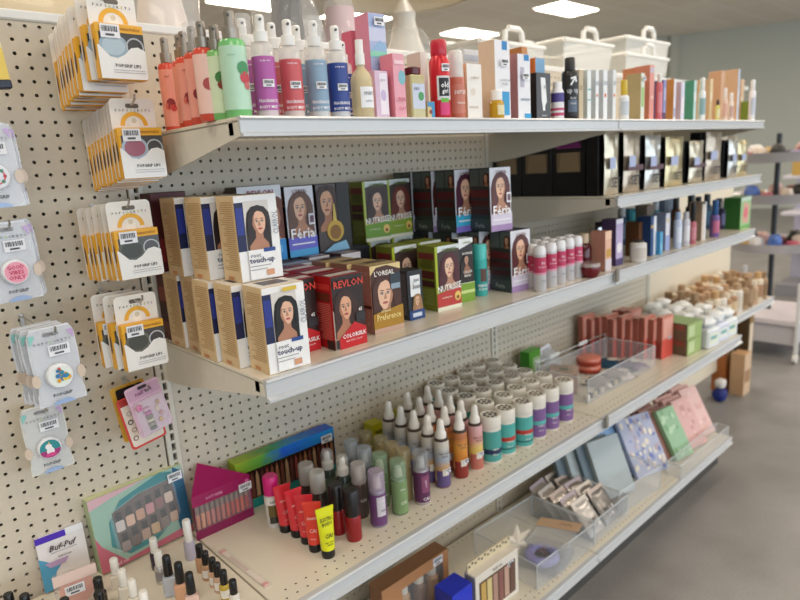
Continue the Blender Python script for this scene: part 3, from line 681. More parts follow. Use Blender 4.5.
for p, (x, y, h), lb in zip([wmc, wm['purple'], wm['coral'], wm['coral'], wm['blue'], wmb, wm['navy'], wm['navy']],
    [(0.096, -0.36, 0.179), (0.08, -0.445, 0.166), (0.15, -0.37, 0.175), (0.134, -0.445, 0.164), (0.204, -0.37, 0.176), (0.189, -0.445, 0.168), (0.237, -0.445, 0.164), (0.318, -0.36, 0.158)],
    ['purple mist bottle under a clear overcap, behind the bright green bottle', 'front purple label mist bottle with white sprayer', 'coral label mist bottle behind, between purple and coral front ones', 'front coral label mist bottle with white sprayer', 'grey blue mist bottle behind, left of the light blue one', 'light blue label mist bottle under a clear overcap', 'royal blue label mist bottle with white sprayer', 'blue mist bottle hidden behind the royal blue one']):
    o = put(p, (x, y, Z1 + .0002), -22, lb, 'mist bottle', G); o.scale = (1, 1, h / .19)
# the perfume bottle
pfm = round_bottle('perfume_bottle', [('bottle', [(0, 0), (.019, 0), (.021, .003), (.021, .068), (.018, .08), (.008, .092), (.008, .098)], 'e8dcae:r.06:a.6'), ('sprayer', [(.009, .097), (.009, .118), (.0075, .118), (.0075, .142), (0, .143)], 'f0eeea:r.3')], [(.018, .056, .021, 'f0f0f2', .75)], [('mist', .045, .008, .021, '8a8e98', 0), ('parfum', .03, .005, .021, '8a8e98', 0)])
put(pfm, (0.285, -0.455, Z1 + .0002), -5, 'clear perfume bottle of pale yellow liquid with white sprayer', 'perfume bottle')
def C(x, y, h, w, front, side, label, deco=(), d=.045, rot=-2, z=None, group=None, name='skin_care_box', top=None, sdeco=(), cat='box', tilt=None):
    p = carton(name, w, d, h, front, side, top, deco, sdeco, (), .0007)
    x = min(x, 2 * W - w / 2 - .006) if z in (None, Z3, Z4) else x
    return put(p, (x, y + d / 2, (Z1 if z is None else z) + .0002), rot, label, cat, group, tilt)
PINK = 'e48a9a:r.4'; IRID = 'dfc4d6:r.3'
C(0.35, -0.44, 0.093, 0.034, 'd8bcd4', 'd0a2b4', 'pale lilac iridescent box under the pink stacked boxes', [('rect', .35, .95, .1, .95, 'ece4ee'), ('ell', .6, .5, .2, 1.6, 'c9b8dc'), ('text', 'glow', .5, .8, .06, '9a88a8', .6)])
C(0.352, -0.4, .075, .038, PINK, 'd86f84', 'pink box carrying the pink and lilac pair of boxes', [('rect', .1, .9, .1, .3, 'f0b8c2')])
C(0.379, -0.355, .088, .055, 'd97c94', 'c8647c', 'low rose box at the back carrying the pink box', [('rect', .1, .9, .1, .3, 'f0b8c2')], d=.04)
C(0.389, -0.34, .098, .05, 'e07a90', 'd05f7c', 'dark pink box on top of the stack, left half of the pair', [('ell', .6, .4, .12, 1, 'f3c6d0'), ('text', 'beauty', .5, .7, .06, 'f6dde2', .7)], d=.035, z=Z1 + .09)
C(0.383, -0.4, .135, .044, 'a9b9dc', 'd88aa4', 'lilac and blue patterned box on top of the pink stack', [('rect', 0, 1, .6, .8, 'c9cfe6'), ('poly', [(0, .45), (.6, .62), (1, .55), (1, .4), (0, .35)], '8fb7d8'), ('rect', 0, 1, .38, .46, '8ad0b4'), ('sticker', .55, .88, .6), ('rect', 0, .9, 0, .12, '5c4a6e')], z=Z1 + .076)
C(0.39, -0.45, 0.126, 0.031, 'e6a4b2', 'e2889c', 'upright pink box with a pale blue round print', [('ell', .72, .64, .3, 1.5, '7fb9c6'), ('text', 'rose', .5, .3, .07, 'c25a74', .6), ('text', 'CLAY', .5, .16, .05, 'c25a74', .6), ('rect', .1, .9, .84, .9, 'f3cdd4')], d=.04)
jar = Proto('perfume_jar'); jb = MB(); jb.box(-.0195, .0195, -.0165, .0165, 0, .088, 'd8cf9a:r.08:a.75', .003); jar.part('bottle', jb); jar.part('cap', MB().lathe([(.0135, .088), (.016, .09), (.0165, .098), (.0165, .102), (.012, .104), (0, .104)], '5a1a22:r.25', 18), None, 'maroon cap')
jl = MB(); jl.rect(-.017, .017, .02, .07, -.0168, 'c9d0e2'); jl.ell(.006, .045, .008, .009, -.0171, '4d9a5c', 12); jl.text('eau', -.006, .06, .006, -.0171, '6a7088'); jar.part('label', jl)
put(jar, (0.437, -0.44, Z1 + .0002), -3, 'pale yellow square perfume jar with maroon cap', 'perfume')
C(0.534, -0.38, 0.151, 0.021, 'e6e2dc', 'd0c8be', 'narrow ivory box standing behind the yellow perfume jar')
C(0.47, -0.458, .035, .022, '3f8fc0', 'c9b48a', 'tiny blue and tan sample box in front of the ivory box', [('rect', 0, .5, 0, .7, 'd8c08c'), ('ell', .4, .4, .2, 1, '8c3a34')], d=.02)
rs = round_bottle('body_spray_can', [('can', [(0, 0), (.0205, 0), (.022, .003), (.022, .108), (.017, .116), (.016, .119)], 'c9202e:r.3:m.25'), ('cap', [(.0165, .118), (.0175, .12), (.0175, .142), (.015, .148), (0, .149)], 'c41f36:r.3')],
    [(.035, .08, .022, 'd9d9dc', .75), (.042, .076, .022, '16161a', .55), (.006, .03, .022, 'd83a78', .5), (.03, .038, .022, '6cb23c', .4)], [('old', .063, .011, .022, 'f0eef0', 0), ('girl', .05, .011, .022, 'f0eef0', 0)], (.022, .095, .02, .15))
o = put(rs, (0.508, -0.45, Z1 + .0002), -20, 'red body spray can with black oval label', 'spray can'); o.scale = (1, 1, 1.086)
pump = round_bottle('serum_bottle', [('bottle', [(0, 0), (.0165, 0), (.018, .003), (.018, .075), (.016, .08)], 'c06a56:r.35'), ('cap', [(.0165, .078), (.017, .079), (.016, .125), (.013, .129), (0, .129)], 'eeece8:r.15:a.7')], [(.01, .065, .018, 'c87a66', 1.2)], [('serum', .05, .008, .018, 'f0dcd4', 0), ('vitamin', .03, .005, .018, 'f0dcd4', 0)])
o = put(pump, (0.56, -0.45, Z1 + .0002), -15, 'terracotta serum bottle with clear white cap beside the red can', 'bottle'); o.scale = (1, 1, 1.113)
C(0.623, -0.45, 0.121, 0.05, 'eeeae4', 'e2b090', 'ivory fronted box with peach side, second after the red can', [('text', 'retinol', .45, .75, .06, 'b0a08e', .7), ('ell', .4, .5, .16, 1, 'e4d8c8'), ('rect', .1, .7, .2, .24, 'cfc4b4')], d=.06, sdeco=())
C(0.75, -0.34, 0.178, 0.061, 'e8ecf2', 'd8dee8', 'white box standing behind the ivory one', [('rect', 0, 1, .85, .93, 'c2ccdc')])
C(0.757, -0.38, 0.137, 0.018, '2d2f66', '2a2c5c', 'slim navy box behind, left of the tall white and blue box')
C(0.733, -0.445, 0.181, 0.056, 'ecebee', 'd9c4ae', 'tall white skin care box with blue top tag and blue base block', [('rect', .48, .82, .88, .99, '2b86c4'), ('text', 'LA ROCHE', .55, .5, .03, '8a90a0', .7), ('text', 'POSAY', .55, .45, .03, '8a90a0', .6), ('rect', .2, .9, .06, .36, '2f9ad0'), ('sticker', .55, .72, .5)], d=.05, sdeco=())
oilb = round_bottle('oil_bottle', [('bottle', [(0, 0), (.0165, 0), (.0175, .003), (.0175, .036), (.012, .042)], 'c79a1e:r.12'), ('cap', [(.0125, .041), (.0135, .042), (.0135, .062), (.012, .064), (0, .064)], 'f0eeea:r.3')], [(.008, .03, .0175, 'e8dcb0', .6)])
put(oilb, (0.685, -0.462, Z1 + .0002), -10, 'short amber oil bottle with white cap in front of the tall white box', 'bottle')
C(0.818, -0.445, 0.156, 0.05, 'e9e9ee', 'b07f86', 'white box with mauve side and small blue corner, second tall one', [('rect', .5, .9, .9, .99, '2b86c4'), ('rect', .2, .5, .5, .8, 'b8b4c4'), ('rect', .5, 1, .02, .1, '2f9ad0'), ('sticker', .5, .66, .5), ('rect', .2, .9, .3, .33, '9aa0b0')], d=.05)
C(0.94, -0.36, 0.196, 0.025, 'c98a54', 'b87842', 'orange tan box peeking above the second white box')
C(0.996, -0.37, 0.17, 0.042, '7fb0d8', 'e08a4a', 'orange and sky blue box behind the charcoal one')
C(0.901, -0.445, 0.116, 0.06, '4a4d52', '131416', 'charcoal grey box with hanging white tag', [('poly', [(.3, .9), (.62, .9), (.72, .4), (.6, .3), (.6, .2), (.45, .2), (.42, .3), (.36, .4)], 'eceef0'), ('text', 'eos', .52, .7, .08, '6a7078', .2), ('rect', .35, .7, .08, .11, '9a9ea4')], d=.06)
mo = round_bottle('mouthwash_bottle', [('bottle', [(0, 0), (.016, 0), (.017, .003), (.017, .07), (.012, .08)], 'e9e7ec:r.3'), ('cap', [(.0105, .079), (.012, .08), (.012, .096), (0, .097)], 'f0eef0:r.3')], [(.045, .068, .017, '4a3f8a', 3.2), (.01, .018, .017, 'c24a72', 3.2), (.024, .03, .017, 'c24a72', 3.2)])
o = put(mo, (0.963, -0.445, Z1 + .0002), -10, 'white bottle with violet band and pink stripes', 'bottle')
bb = round_bottle('cleanser_bottle', [('bottle', [(0, 0), (.024, 0), (.026, .003), (.026, .118), (.022, .124), (.012, .126)], '191a1c:r.25'), ('cap', [(.0155, .125), (.0165, .126), (.0165, .154), (.0145, .157), (0, .157)], '2a2b2d:r.3')], [(.01, .11, .026, '1c1d20', 1.2), (.02, .05, .026, '5a6a80', .6)], [('up up', .07, .013, .026, 'c9ccd2', 0), ('facial', .055, .007, .026, 'c9ccd2', 0), ('wash', .042, .007, .026, 'c9ccd2', 0)], None, 20)
ar = MB()
for pts in ([(-.003, -.016), (.003, -.016), (.003, .006), (-.003, .006)], [(-.014, .003), (0, .016), (.014, .003), (.009, -.001), (0, .008), (-.009, -.001)]):
    ar.add([(.0292 * math.sin((a * .7 + b * .5) / .026), -.0292 * math.cos((a * .7 + b * .5) / .026), .098 + b * .7 - a * .4) for a, b in pts], [tuple(range(len(pts)))], 'eceef0')
bb.part('arrow_print', ar)
o = put(bb, (1.031, -0.44, Z1 + .0002), -35, 'black cleanser bottle with white arrow', 'bottle'); o.scale = (.85, .85, 1.029)
# the far half of the top shelf
FAR = [
 (1.079, -0.445, 0.133, 0.022, 'c9b89a', 'b9a88a', 'tan slim box right of the black cleanser bottle', [('rect', .2, .8, .6, .7, 'a8987a')]),
 (1.121, -0.445, 0.135, 0.02, 'e8eeee', 'cfd8d8', 'white slim box with teal lines, right of the tan slim one', [('rect', .1, .9, .6, .63, '6ab0b0'), ('rect', .1, .9, .4, .42, '6ab0b0')]),
 (1.164, -0.445, 0.137, 0.017, 'eceef0', 'd0d4d8', 'white slim box with orange dot, first of three alike', [('ell', .5, .5, .25, 1, 'd8704a'), ('rect', .1, .9, .7, .78, 'b8c0c8')]),
 (1.209, -0.445, 0.14, 0.023, 'eceef0', 'd0d4d8', 'white slim box with orange dot, second of three alike', [('ell', .5, .5, .25, 1, 'd8704a'), ('rect', .1, .9, .7, .78, 'b8c0c8')]),
 (1.261, -0.445, 0.143, 0.018, 'e6e8ea', 'd0d4d8', 'white slim box with orange dot, third of three alike', [('ell', .5, .5, .25, 1, 'd8704a'), ('rect', .1, .9, .7, .78, 'b8c0c8')]),
 (1.437, -0.445, 0.143, 0.025, 'dfe2d6', 'b3a279', 'white box with olive side and green print, before the coral box', [('rect', .2, .8, .3, .7, '9cc46a'), ('sticker', .5, .88, .8)]),
 (1.498, -0.445, 0.17, 0.032, 'e2998c', 'd78a72', 'tall coral pink box, tallest in the middle of the right top shelf', [('rect', .1, .9, .86, .96, 'c8bccc'), ('rect', .2, .8, .4, .45, 'f0c4b8')]),
 (1.591, -0.445, 0.129, 0.02, '8d94c8', '7a6aa0', 'periwinkle box with plum base right of the pink bottle', [('rect', 0, 1, 0, .2, '5d3a5e'), ('rect', .1, .9, .5, .8, 'b4bce0')]),
 (1.666, -0.445, 0.136, 0.017, 'e4e4ec', 'd89a52', 'white box with orange side, right of the periwinkle one', [('rect', .1, .9, .1, .3, 'b0b4d0')]),
 (1.729, -0.445, 0.129, 0.028, 'd9d8ea', 'c8bcd4', 'pale lilac box right of the orange sided one', [('rect', .1, .9, .2, .6, 'efe6ee')]),
 (1.829, -0.445, 0.139, 0.021, 'bcdcd8', '4f9a7e', 'mint box with green side', [('rect', .1, .9, .5, .7, 'e8f0ee')]),
 (2.088, -0.4, 0.161, 0.027, 'dac89c', 'c9a884', 'cream box behind the small white bottles', [('rect', .1, .9, .5, .7, 'e8dcc0')]),
 (2.316, -0.36, 0.208, 0.059, 'd9b090', 'caa080', 'tan wide box at the back, near the right end of the top shelf', [('rect', .48, .52, 0, 1, 'b08a68')]),
 (2.24, -0.445, 0.199, 0.02, 'b9cde2', 'd6ae8c', 'tallest box near the right end, tan with pale blue front', [('rect', .1, .9, .3, .6, 'd4e0ee')]),
 (2.473, -0.4, 0.174, 0.039, 'd8b896', 'cba884', 'tan box right of the tall pale blue front', [('rect', .1, .9, .5, .6, 'e6d0b4')]),
 (2.48, -0.445, 0.083, 0.026, 'e4e8d4', '7f9a3a', 'small green and white box at the right end of the top shelf', [('rect', .2, .9, .2, .7, 'b8c89a')]),
 (2.795, -0.34, 0.183, 0.038, 'd8c8ac', 'c0ae90', 'beige box rearmost at the right end of the top shelf', []),
]
for x, y, h, w, f, s_, lb, dc in FAR: C(x, y, h, w, f, s_, lb, dc, d=.05, rot=0)
tan = C(1.575, -0.37, 0.177, .06, 'd79a80', 'cf8a66', 'long salmon box lying behind the olive sided box', [], d=.05, rot=0)
def bottle2(name, r, h, body, cap, capfrac=.25, lab=None):
    hb = h * (1 - capfrac)
    return round_bottle(name, [('bottle', [(0, 0), (r * .92, 0), (r, .003), (r, hb * .93), (r * .7, hb)], body), ('cap', [(r * .62, hb), (r * .66, hb + .001), (r * .66, h * .99), (r * .5, h), (0, h)], cap)], [(hb * .2, hb * .75, r, lab, 1.3)] if lab else [], [], None, 16)
for (x, y, h, w), body, cap, cf, lab, lb in [
    ((1.309, -0.45, 0.116, 0.03), 'e9eaec:r.3', 'd8b93a:r.3', .38, 'c8d0d8', 'white bottle with yellow cap in front of the salmon box'),
    ((1.54, -0.45, 0.145, 0.02), 'd3707e:r.3', 'e8e6e4:r.3', .18, 'e0909c', 'pink bottle with pale cap right of the tall coral box'),
    ((1.877, -0.45, 0.148, 0.025), 'e6eaec:r.25', 'f0f0ee:r.3', .3, '8fb0b4', 'white lotion bottle, left one of the small pair'),
    ((2.01, -0.455, 0.075, 0.015), 'd6cf6a:r.3', '22201e:r.3', .25, 'e4dfae', 'tiny yellow bottle with black cap'),
    ((2.092, -0.45, 0.121, 0.019), 'e0c4b4:r.3', 'efe6e0:r.3', .3, 'd8a898', 'slim blush tube right of the tiny yellow bottle'),
    ((2.153, -0.45, 0.105, 0.02), 'e6d8d0:r.3', 'f0eae6:r.3', .3, 'c8a8a0', 'slim pale tube left of the tallest box at the right end'),
    ((2.382, -0.45, 0.163, 0.025), 'e8e8ee:r.25', 'f4f4f4:r.3', .25, 'c0c8d8', 'white bottle between the tan box and the small green one')]:
    put(bottle2('lotion_bottle', w / 2, h, body, cap, cf, lab), (x, y, Z1 + .0002), -20, lb, 'bottle')

# ------------------------------------------------------------------ black hair piece boxes and foil pouches (short shelf)
hb_ = Proto('hair_extension_box'); b = MB(); b.box(-.04, .04, -.058, .058, 0, .185, '1a181b:r.4', .001)
win = MB(); win.srect(-.042, .042, .075, .135, -.0404, '8a7458:r.35')
hair = MB()
for k in range(9): hair.add([(-.0407, -.036 + .008 * k, .076), (-.0407, -.032 + .008 * k, .076), (-.0407, -.027 + .0066 * k, .134), (-.0407, -.031 + .0066 * k, .134)], [(0, 1, 2, 3)], 'b49a78')
mg = MB(); mg.srect(-.045, .045, .147, .178, -.0404, '4a1442')
for k in range(4): mg.srect(-.045 + .004 * k, .045 - .004 * k, .149 + .007 * k, .1525 + .007 * k, -.0408, 'b0409a')
hb_.part('carton', b); hb_.part('window', win, [('hair_strand', hair, None)]); hb_.part('printed_header', mg)
G = 'black boxes at the shelf end'
for k, (y, lb) in enumerate([(-.07, 'rearmost black box with window at the end of the short shelf'), (-.19, 'middle black box with window and purple print on the short shelf'), (-.31, 'front black box with window and purple print on the short shelf')]):
    put(hb_, (W + .05, y, Z2 + .0002), 0, lb, 'box', G)
def pouch(w, h, seed):
    """crumpled foil pouch standing upright"""
    r = random.Random(seed); n, m_ = 8, 14; vs = []; fs = []
    fold = [r.uniform(0, 6.28) for _ in range(4)]
    for sgn in (-1, 1):
        b0 = len(vs)
        for j in range(m_ + 1):
            for i in range(n + 1):
                u = i / n * 2 - 1; v = j / m_
                bulge = (1 - u * u) * math.sin(PI * min(1, v)) ** .6
                edge = abs(u) > .99 or j in (0, m_)
                cr = 0 if edge else .0018 * (math.sin(5 * u + 9 * v + fold[0]) + math.sin(-7 * u + 6 * v + fold[1])) + r.uniform(-.0012, .0012)
                vs.append((u * w / 2 * (1 - .08 * math.sin(PI * v)), sgn * (.001 + .011 * bulge) + cr, v * h))
        for j in range(m_):
            for i in range(n):
                a = b0 + j * (n + 1) + i; fs.append((a, a + 1, a + n + 2, a + n + 1))
    return vs, fs
G = 'foil fronted black packs along the short shelf'
FOIL = ['c9bda6:r.3:m.75:n.25:s35', 'b8a894:r.3:m.7:n.35:s35', 'c4c0b8:r.3:m.75:n.3:s35', 'd0c098:r.3:m.75:n.25:s35']
for k, (x, y, h, w) in enumerate([(1.273, -0.44, 0.187, 0.088), (1.4, -0.44, 0.189, 0.109), (1.545, -0.44, 0.178, 0.112), (1.708, -0.44, 0.17, 0.144), (1.893, -0.44, 0.153, 0.125), (2.053, -0.44, 0.184, 0.156), (2.252, -0.44, 0.151, 0.098), (2.393, -0.44, 0.148, 0.117)]):
    p = Proto('foil_pack'); b = MB(); b.box(-w / 2 - .006, w / 2 + .01, .004, .045, 0, h * .99, '100f12:r.45', .001); p.part('carton', b)
    f = MB(); vs, fs = pouch(w, h * .98, k); f.add([(a, b_ - .0105, c + .001) for a, b_, c in vs], fs, FOIL[k % 4]); p.part('foil_pouch', f)
    t = MB(); t.text('SET', 0, h * .2, h * .16, -.0275, '26221f', w * .6); t.rect(-w * .4, -w * .02, h * .42, h * .6, -.027, 'a9b4d6'); p.part('label', t)
    if k in (1, 2, 4): q = MB(); q.rect(-w * .45, w * .45, h * .36, h * .45, -.0268, '5b3a44'); p.part('band', q)
    put(p, (min(x, 2 * W - w / 2 - .02), y + .02, Z2 + .0002), 0, '%s foil fronted pack from the left on the short shelf, silver pouch on black' % ORD[k], 'foil pack', G)

# ------------------------------------------------------------------ middle shelf, right half
z = Z3
def MC(x, y, h, w, f, s_, lb, dc=(), d=.05, cat='box', name='cosmetic_box'):
    return C(x, y, h, w, f, s_, lb, dc, d=d, rot=0, z=Z3, name=name)
prf = Proto('perfume_bottle'); prf.part('bottle', MB().lathe([(0, 0), (.021, 0), (.023, .004), (.023, .075), (.018, .085), (.008, .09)], '4d1018:r.08', 20)); prf.part('cap', MB().lathe([(.0135, .089), (.015, .09), (.015, .118), (.0, .119)], 'cdb89a:r.35', 18), None, 'beige cap')
put(prf, (1.196, -0.385, z + .0002), 0, 'dark red perfume bottle with beige cap beside the pink cans', 'perfume')
rj = Proto('cream_jar'); rj.part('jar', MB().lathe([(0, 0), (.02, 0), (.028, .012), (.03, .028), (.029, .032)], '6a0f18:r.08', 22)); rj.part('lid', MB().lathe([(.029, .032), (.0305, .033), (.0305, .042), (.028, .044), (0, .044)], 'c9b8b4:r.2:m.7', 22), None, 'silver lid')
put(rj, (1.121, -0.45, z + .0002), 0, 'round dark red jar with silver lid at the shelf front', 'jar')
tb = Proto('silver_tube'); tb.part('tube', MB().lathe([(.012, .02), (.014, .03), (.014, .06)], 'd8dce4:r.2:m.8', 14)); 
q = MB(); q.add([(-.012, -.01, .06), (.012, -.01, .06), (.012, .01, .06), (-.012, .01, .06), (-.02, -.001, .118), (.02, -.001, .118), (.02, .001, .118), (-.02, .001, .118)], [(0, 1, 5, 4), (1, 2, 6, 5), (2, 3, 7, 6), (3, 0, 4, 7), (4, 5, 6, 7)], 'd0d4dc:r.15:m.9'); tb.part('crimp', q); tb.part('cap', MB().lathe([(0, 0), (.014, 0), (.015, .003), (.013, .021), (0, .021)], '4a4c5a:r.3', 14))
put(tb, (1.361, -0.35, z + .0002), 0, 'silver crimped tube standing upside down behind the red perfume', 'tube')
for a in [
 (1.235, -0.445, 0.123, 0.037, 'e2b49c', 'b98674', 'rose gold box with peach top strip, right of the round red jar', [('rect', 0, 1, .8, 1, 'edc4a8'), ('rect', .2, .9, .35, .55, 'c99a3a'), ('rect', 0, 1, .0, .3, 'd9cfd4')]),
 (1.341, -0.425, 0.149, 0.045, 'b9aace', '4d3a62', 'purple box with round white ball print', [('ell', .5, .38, .35, 1.1, 'e9e6ea'), ('rect', 0, 1, .9, 1, 'e6e2ee'), ('rect', 0, 1, 0, .15, '4a3b6c')]),
 (1.452, -0.34, 0.126, 0.055, '2b1e2e', '2a1c2a', 'dark plum box behind the rose gold one', [('rect', .3, .8, .6, .9, '6a5a6e')]),
 (1.83, -0.22, 0.135, 0.048, '1f6f7e', '1d6372', 'teal box at the back, above the purple one', [('rect', .5, 1, .3, .9, '4aa8ac')]),
 (1.901, -0.26, 0.144, 0.064, '8b7a6e', '7c6c60', 'taupe box at the back between teal and grey blue ones', [('ell', .75, .6, .18, 2, '49b0b8')]),
 (1.541, -0.4, 0.118, 0.035, '6d4728', '5f3c20', 'brown box standing on its end behind the white jar', [('rect', .7, 1, 0, 1, 'd8d0c6')]),
 (1.568, -0.43, 0.136, 0.042, 'dfe3ea', '1e3d6c', 'navy sided white box', [('rect', 0, .5, 0, 1, '22467c'), ('rect', 0, .5, .7, .78, 'c0a060')]),
 (1.597, -0.445, 0.079, 0.021, '5aa8d4', '3a8cc0', 'small sky blue box in front of the grey blue boxes', [('rect', .2, .8, .2, .5, '8cc8e8')]),
 (1.699, -0.42, 0.134, 0.033, 'dedce6', '8a94b0', 'lilac white box with pale gold dot', [('ell', .5, .8, .3, 1, 'd8c89a'), ('rect', 0, 1, 0, .4, '9aa8d8')]),
 (2.041, -0.27, 0.165, 0.075, '8391a4', '6f7c8e', 'wide grey blue box at the back of the middle shelf', [('rect', .4, .5, .0, 1, 'a3aebc')]),
 (1.992, -0.43, 0.149, 0.039, 'd8cabc', '9c8672', 'tan box with white front edge, right of the pink bottle', [('rect', .7, 1, 0, 1, 'e9e9ec'), ('rect', 0, .7, .95, 1, '4a3a30')]),
]: MC(*a)
gb = carton('tea_box', .12, .07, .135, '9ec48a', '2f6a2c', '4d8a3c', [('poly', [(.2, .2), (.8, .15), (.85, .75), (.3, .85)], 'd8a894'), ('ell', .5, .5, .2, 1, 'e0707a'), ('rect', 0, 1, .88, 1, 'c4d8c8'), ('rect', 0, 1, 0, .1, '6fb05a')])
put(gb, (2.423, -0.4, z + .0002), 0, 'green box with pink flower picture at the right end of the middle shelf', 'box')
MC(2.62, -0.4, 0.106, .05, '1c1c20', '17171a', 'black box last on the middle shelf, right of the green box', [('rect', .2, .8, .4, .6, '3a3a40')])
for (x, y, h, w), body, cap, cf, lab, lb in [
    ((1.429, -0.445, 0.072, 0.053), 'e6e2dc:r.3', '3a3432:r.3', .1, 'd0c8be', 'squat white jar with dark lid'),
    ((1.759, -0.43, 0.132, 0.029), 'c8d4ec:r.2', '9fb4d8:r.3', .2, 'dce4f4', 'ice blue bottle, left of a pair'),
    ((1.827, -0.43, 0.126, 0.03), 'cfcfd8:r.2', 'c8c8d0:r.3', .2, 'e4e2e8', 'frosted white bottle, right beside the ice blue one'),
    ((1.889, -0.43, 0.154, 0.027), 'c06a78:r.3', '1c1a1c:r.3', .45, 'd08a94', 'pink bottle with tall black cap on the middle shelf'),
    ((2.1, -0.43, 0.148, 0.036), '7a5fa0:r.25', '2a5a94:r.25', .4, 'c46a8c', 'blue to pink bottle left of the green box'),
    ((2.184, -0.3, 0.166, 0.043), '22262c:r.3', '16181a:r.3', .3, '33383e', 'dark bottle behind the pink one with black cap'),
    ((2.353, -0.3, 0.154, 0.04), '2a4a66:r.3', '1a2a3a:r.3', .3, '3a6a8c', 'deep blue bottle behind the tan box'),
    ((1.787, -0.2, 0.154, 0.036), '3a5a72:r.25', 'c8ccd0:r.3', .3, '6a8aa0', 'slate blue bottle at the back left of the teal box'),
    ((2.038, -0.3, 0.169, 0.037), '6a4a3a:r.3', '2a2422:r.3', .3, '9a7a64', 'brown pump style bottle behind the ice blue bottle'),
    ((2.537, -0.33, 0.131, 0.041), 'b8c8d8:r.25', '3a4a6a:r.3', .3, 'dce4ec', 'pale blue bottle behind the left edge of the green box'),
    ((2.438, -0.24, 0.139, 0.041), '8a9aa8:r.25', '2a3440:r.3', .35, 'b8c4cc', 'grey blue bottle rearmost near the tan and white box'),
    ((2.373, -0.36, 0.122, 0.035), '3a3a5a:r.25', 'd8d8dc:r.3', .25, '6a6a9a', 'indigo bottle between the blue pink bottle and the green box'),
    ((1.987, -0.24, 0.165, 0.037), '5aa4bc:r.25', 'd0d8dc:r.3', .3, '9ad0dc', 'cyan bottle at the back between the taupe and grey boxes')]:
    put(bottle2('lotion_bottle', w / 2, h, body, cap, cf, lab), (min(x, 2 * W - .03), y, z + .0002), -10, lb, 'bottle')
# ------------------------------------------------------------------ hanging cards on the left pegboard
def rrect(x0, x1, z0, z1, r, n=5, rb=None):
    pts = []
    rb = r if rb is None else rb
    for cx, cz, a, q in ((x1 - r, z1 - r, 0, r), (x0 + r, z1 - r, PI / 2, r), (x0 + rb, z0 + rb, PI, rb), (x1 - rb, z0 + rb, 1.5 * PI, rb)):
        for i in range(n + 1): pts.append((cx + q * math.cos(a + PI / 2 * i / n), cz + q * math.sin(a + PI / 2 * i / n)))
    return pts
YEL = 'e9a91c:r.4'
def lips_card(balm, fill):
    p = Proto('phone_grip_card'); w = .081; h = .145; d = .0195
    b = MB(); b.prism(rrect(-w / 2, w / 2, 0, h, .009), -.0012, 0, 'eee9e0:r.45', 'c9b79c')
    b.ring(0, .097, .017, .025, -.0015, 'edb02c', 16, 0, PI); b.ell(0, .1, .009, .012, -.0018, 'f6f2e8', 12); b.ell(0, .106, .005, .005, -.002, 'd9d0b8', 10)
    b.poly(rrect(-.012, .012, h - .017, h - .009, .0035), -.0016, '6a6054'); p.part('backing_card', b)
    s = MB(); s.box(-w / 2 + .001, w / 2, -d - .0012, -.0014, .001, .092, YEL, .002)
    y = -d - .0015
    s.rect(-w / 2 + .001, w / 2, .078, .092, y, 'eeb02a'); s.rect(-w / 2 + .006, w / 2, .03, .078, y - .0001, '4c4a48:r.2')
    wave = [(-w / 2 + .002, .002), (w / 2 - .003, .002), (w / 2, .006), (w / 2, .05), (w / 2 - .012, .056), (w / 2 - .024, .054), (.004, .042), (-.008, .036), (-.02, .038), (-w / 2 + .004, .056), (-w / 2 + .001, .056)]
    s.poly(wave, y - .0018, 'f0ede8:r.35')
    x = -w / 2 + .0007
    s.add([(x, -.009 + .0045 * math.cos(a * PI / 6), .05 + .018 * math.sin(a * PI / 6)) for a in range(12)], [tuple(range(12))], '4a3320')
    s.add([(-.02 + .014 * math.cos(a * PI / 6), -.009 + .004 * math.sin(a * PI / 6), .0006) for a in range(12)], [tuple(range(12))], '3a2a1c')
    p.part('sleeve', s)
    g = MB(); g.ell(-.012, .056, .024, .02, y - .0008, balm, 20); g.ell(-.012, .056, .019, .0155, y - .0011, fill, 18); g.ring(.024, .056, .013, .0155, y - .0009, 'b8bcc0:r.3', 16); p.part('grip_disc', g)
    t = MB(); cols = ['3a3a40', '3a3a40', '3a3a40', '3a3a40', '7fb23c', '3a6ea8', '3a3a40', 'c8a43a', '3a3a40', '8a5aa8']
    for i, c in enumerate('POPSOCKETS'): t.text(c, -.03 + .0067 * i, .124, .0042, -.0024, cols[i])
    t.text('POPGRIP LIPS', .008, .024, .0055, y - .0034, '2a2a2e', .046); t.rect(-.018, .036, .016, .0168, y - .0034, '9a9aa0'); t.rect(-.018, .036, .012, .0128, y - .0034, '9a9aa0'); t.text('watermelon', .018, .085, .006, y - .0014, 'a8701c', .034)
    p.part('lettering', t)
    st = sticker(.032, .022, y - .003, -.016, .079); p.part('price_sticker', st, None, 'white bar code price sticker')
    p.w, p.h, p.d = w, h, d
    return p
lc = [lips_card('9fb4c0:r.25', 'b4c6cf:r.3'), lips_card('a8b8c6:r.25', 'a25a6c:r.3'), lips_card('55584c:r.3', '3d4036:r.3'), lips_card('66665a:r.3', '4a4a42:r.3')]
hk = {}
def hook(x, z, ln, label):
    p = Proto('peg_hook'); b = MB()
    b.tube([(0, .006, 0), (0, -ln * .5, .0), (0, -ln + .012, .001), (0, -ln, .008), (0, -ln - .002, .016)], .0022, 'b9b9b6:r.25:m.8'); p.part('wire', b)
    q = MB(); q.box(-.004, .004, -.003, -.0002, -.03, .006, 'b9b9b6:r.3:m.8', .0008); p.part('back_plate', q)
    put(p, (x, 0, z), 0, label, 'hook', 'wire peg hooks')
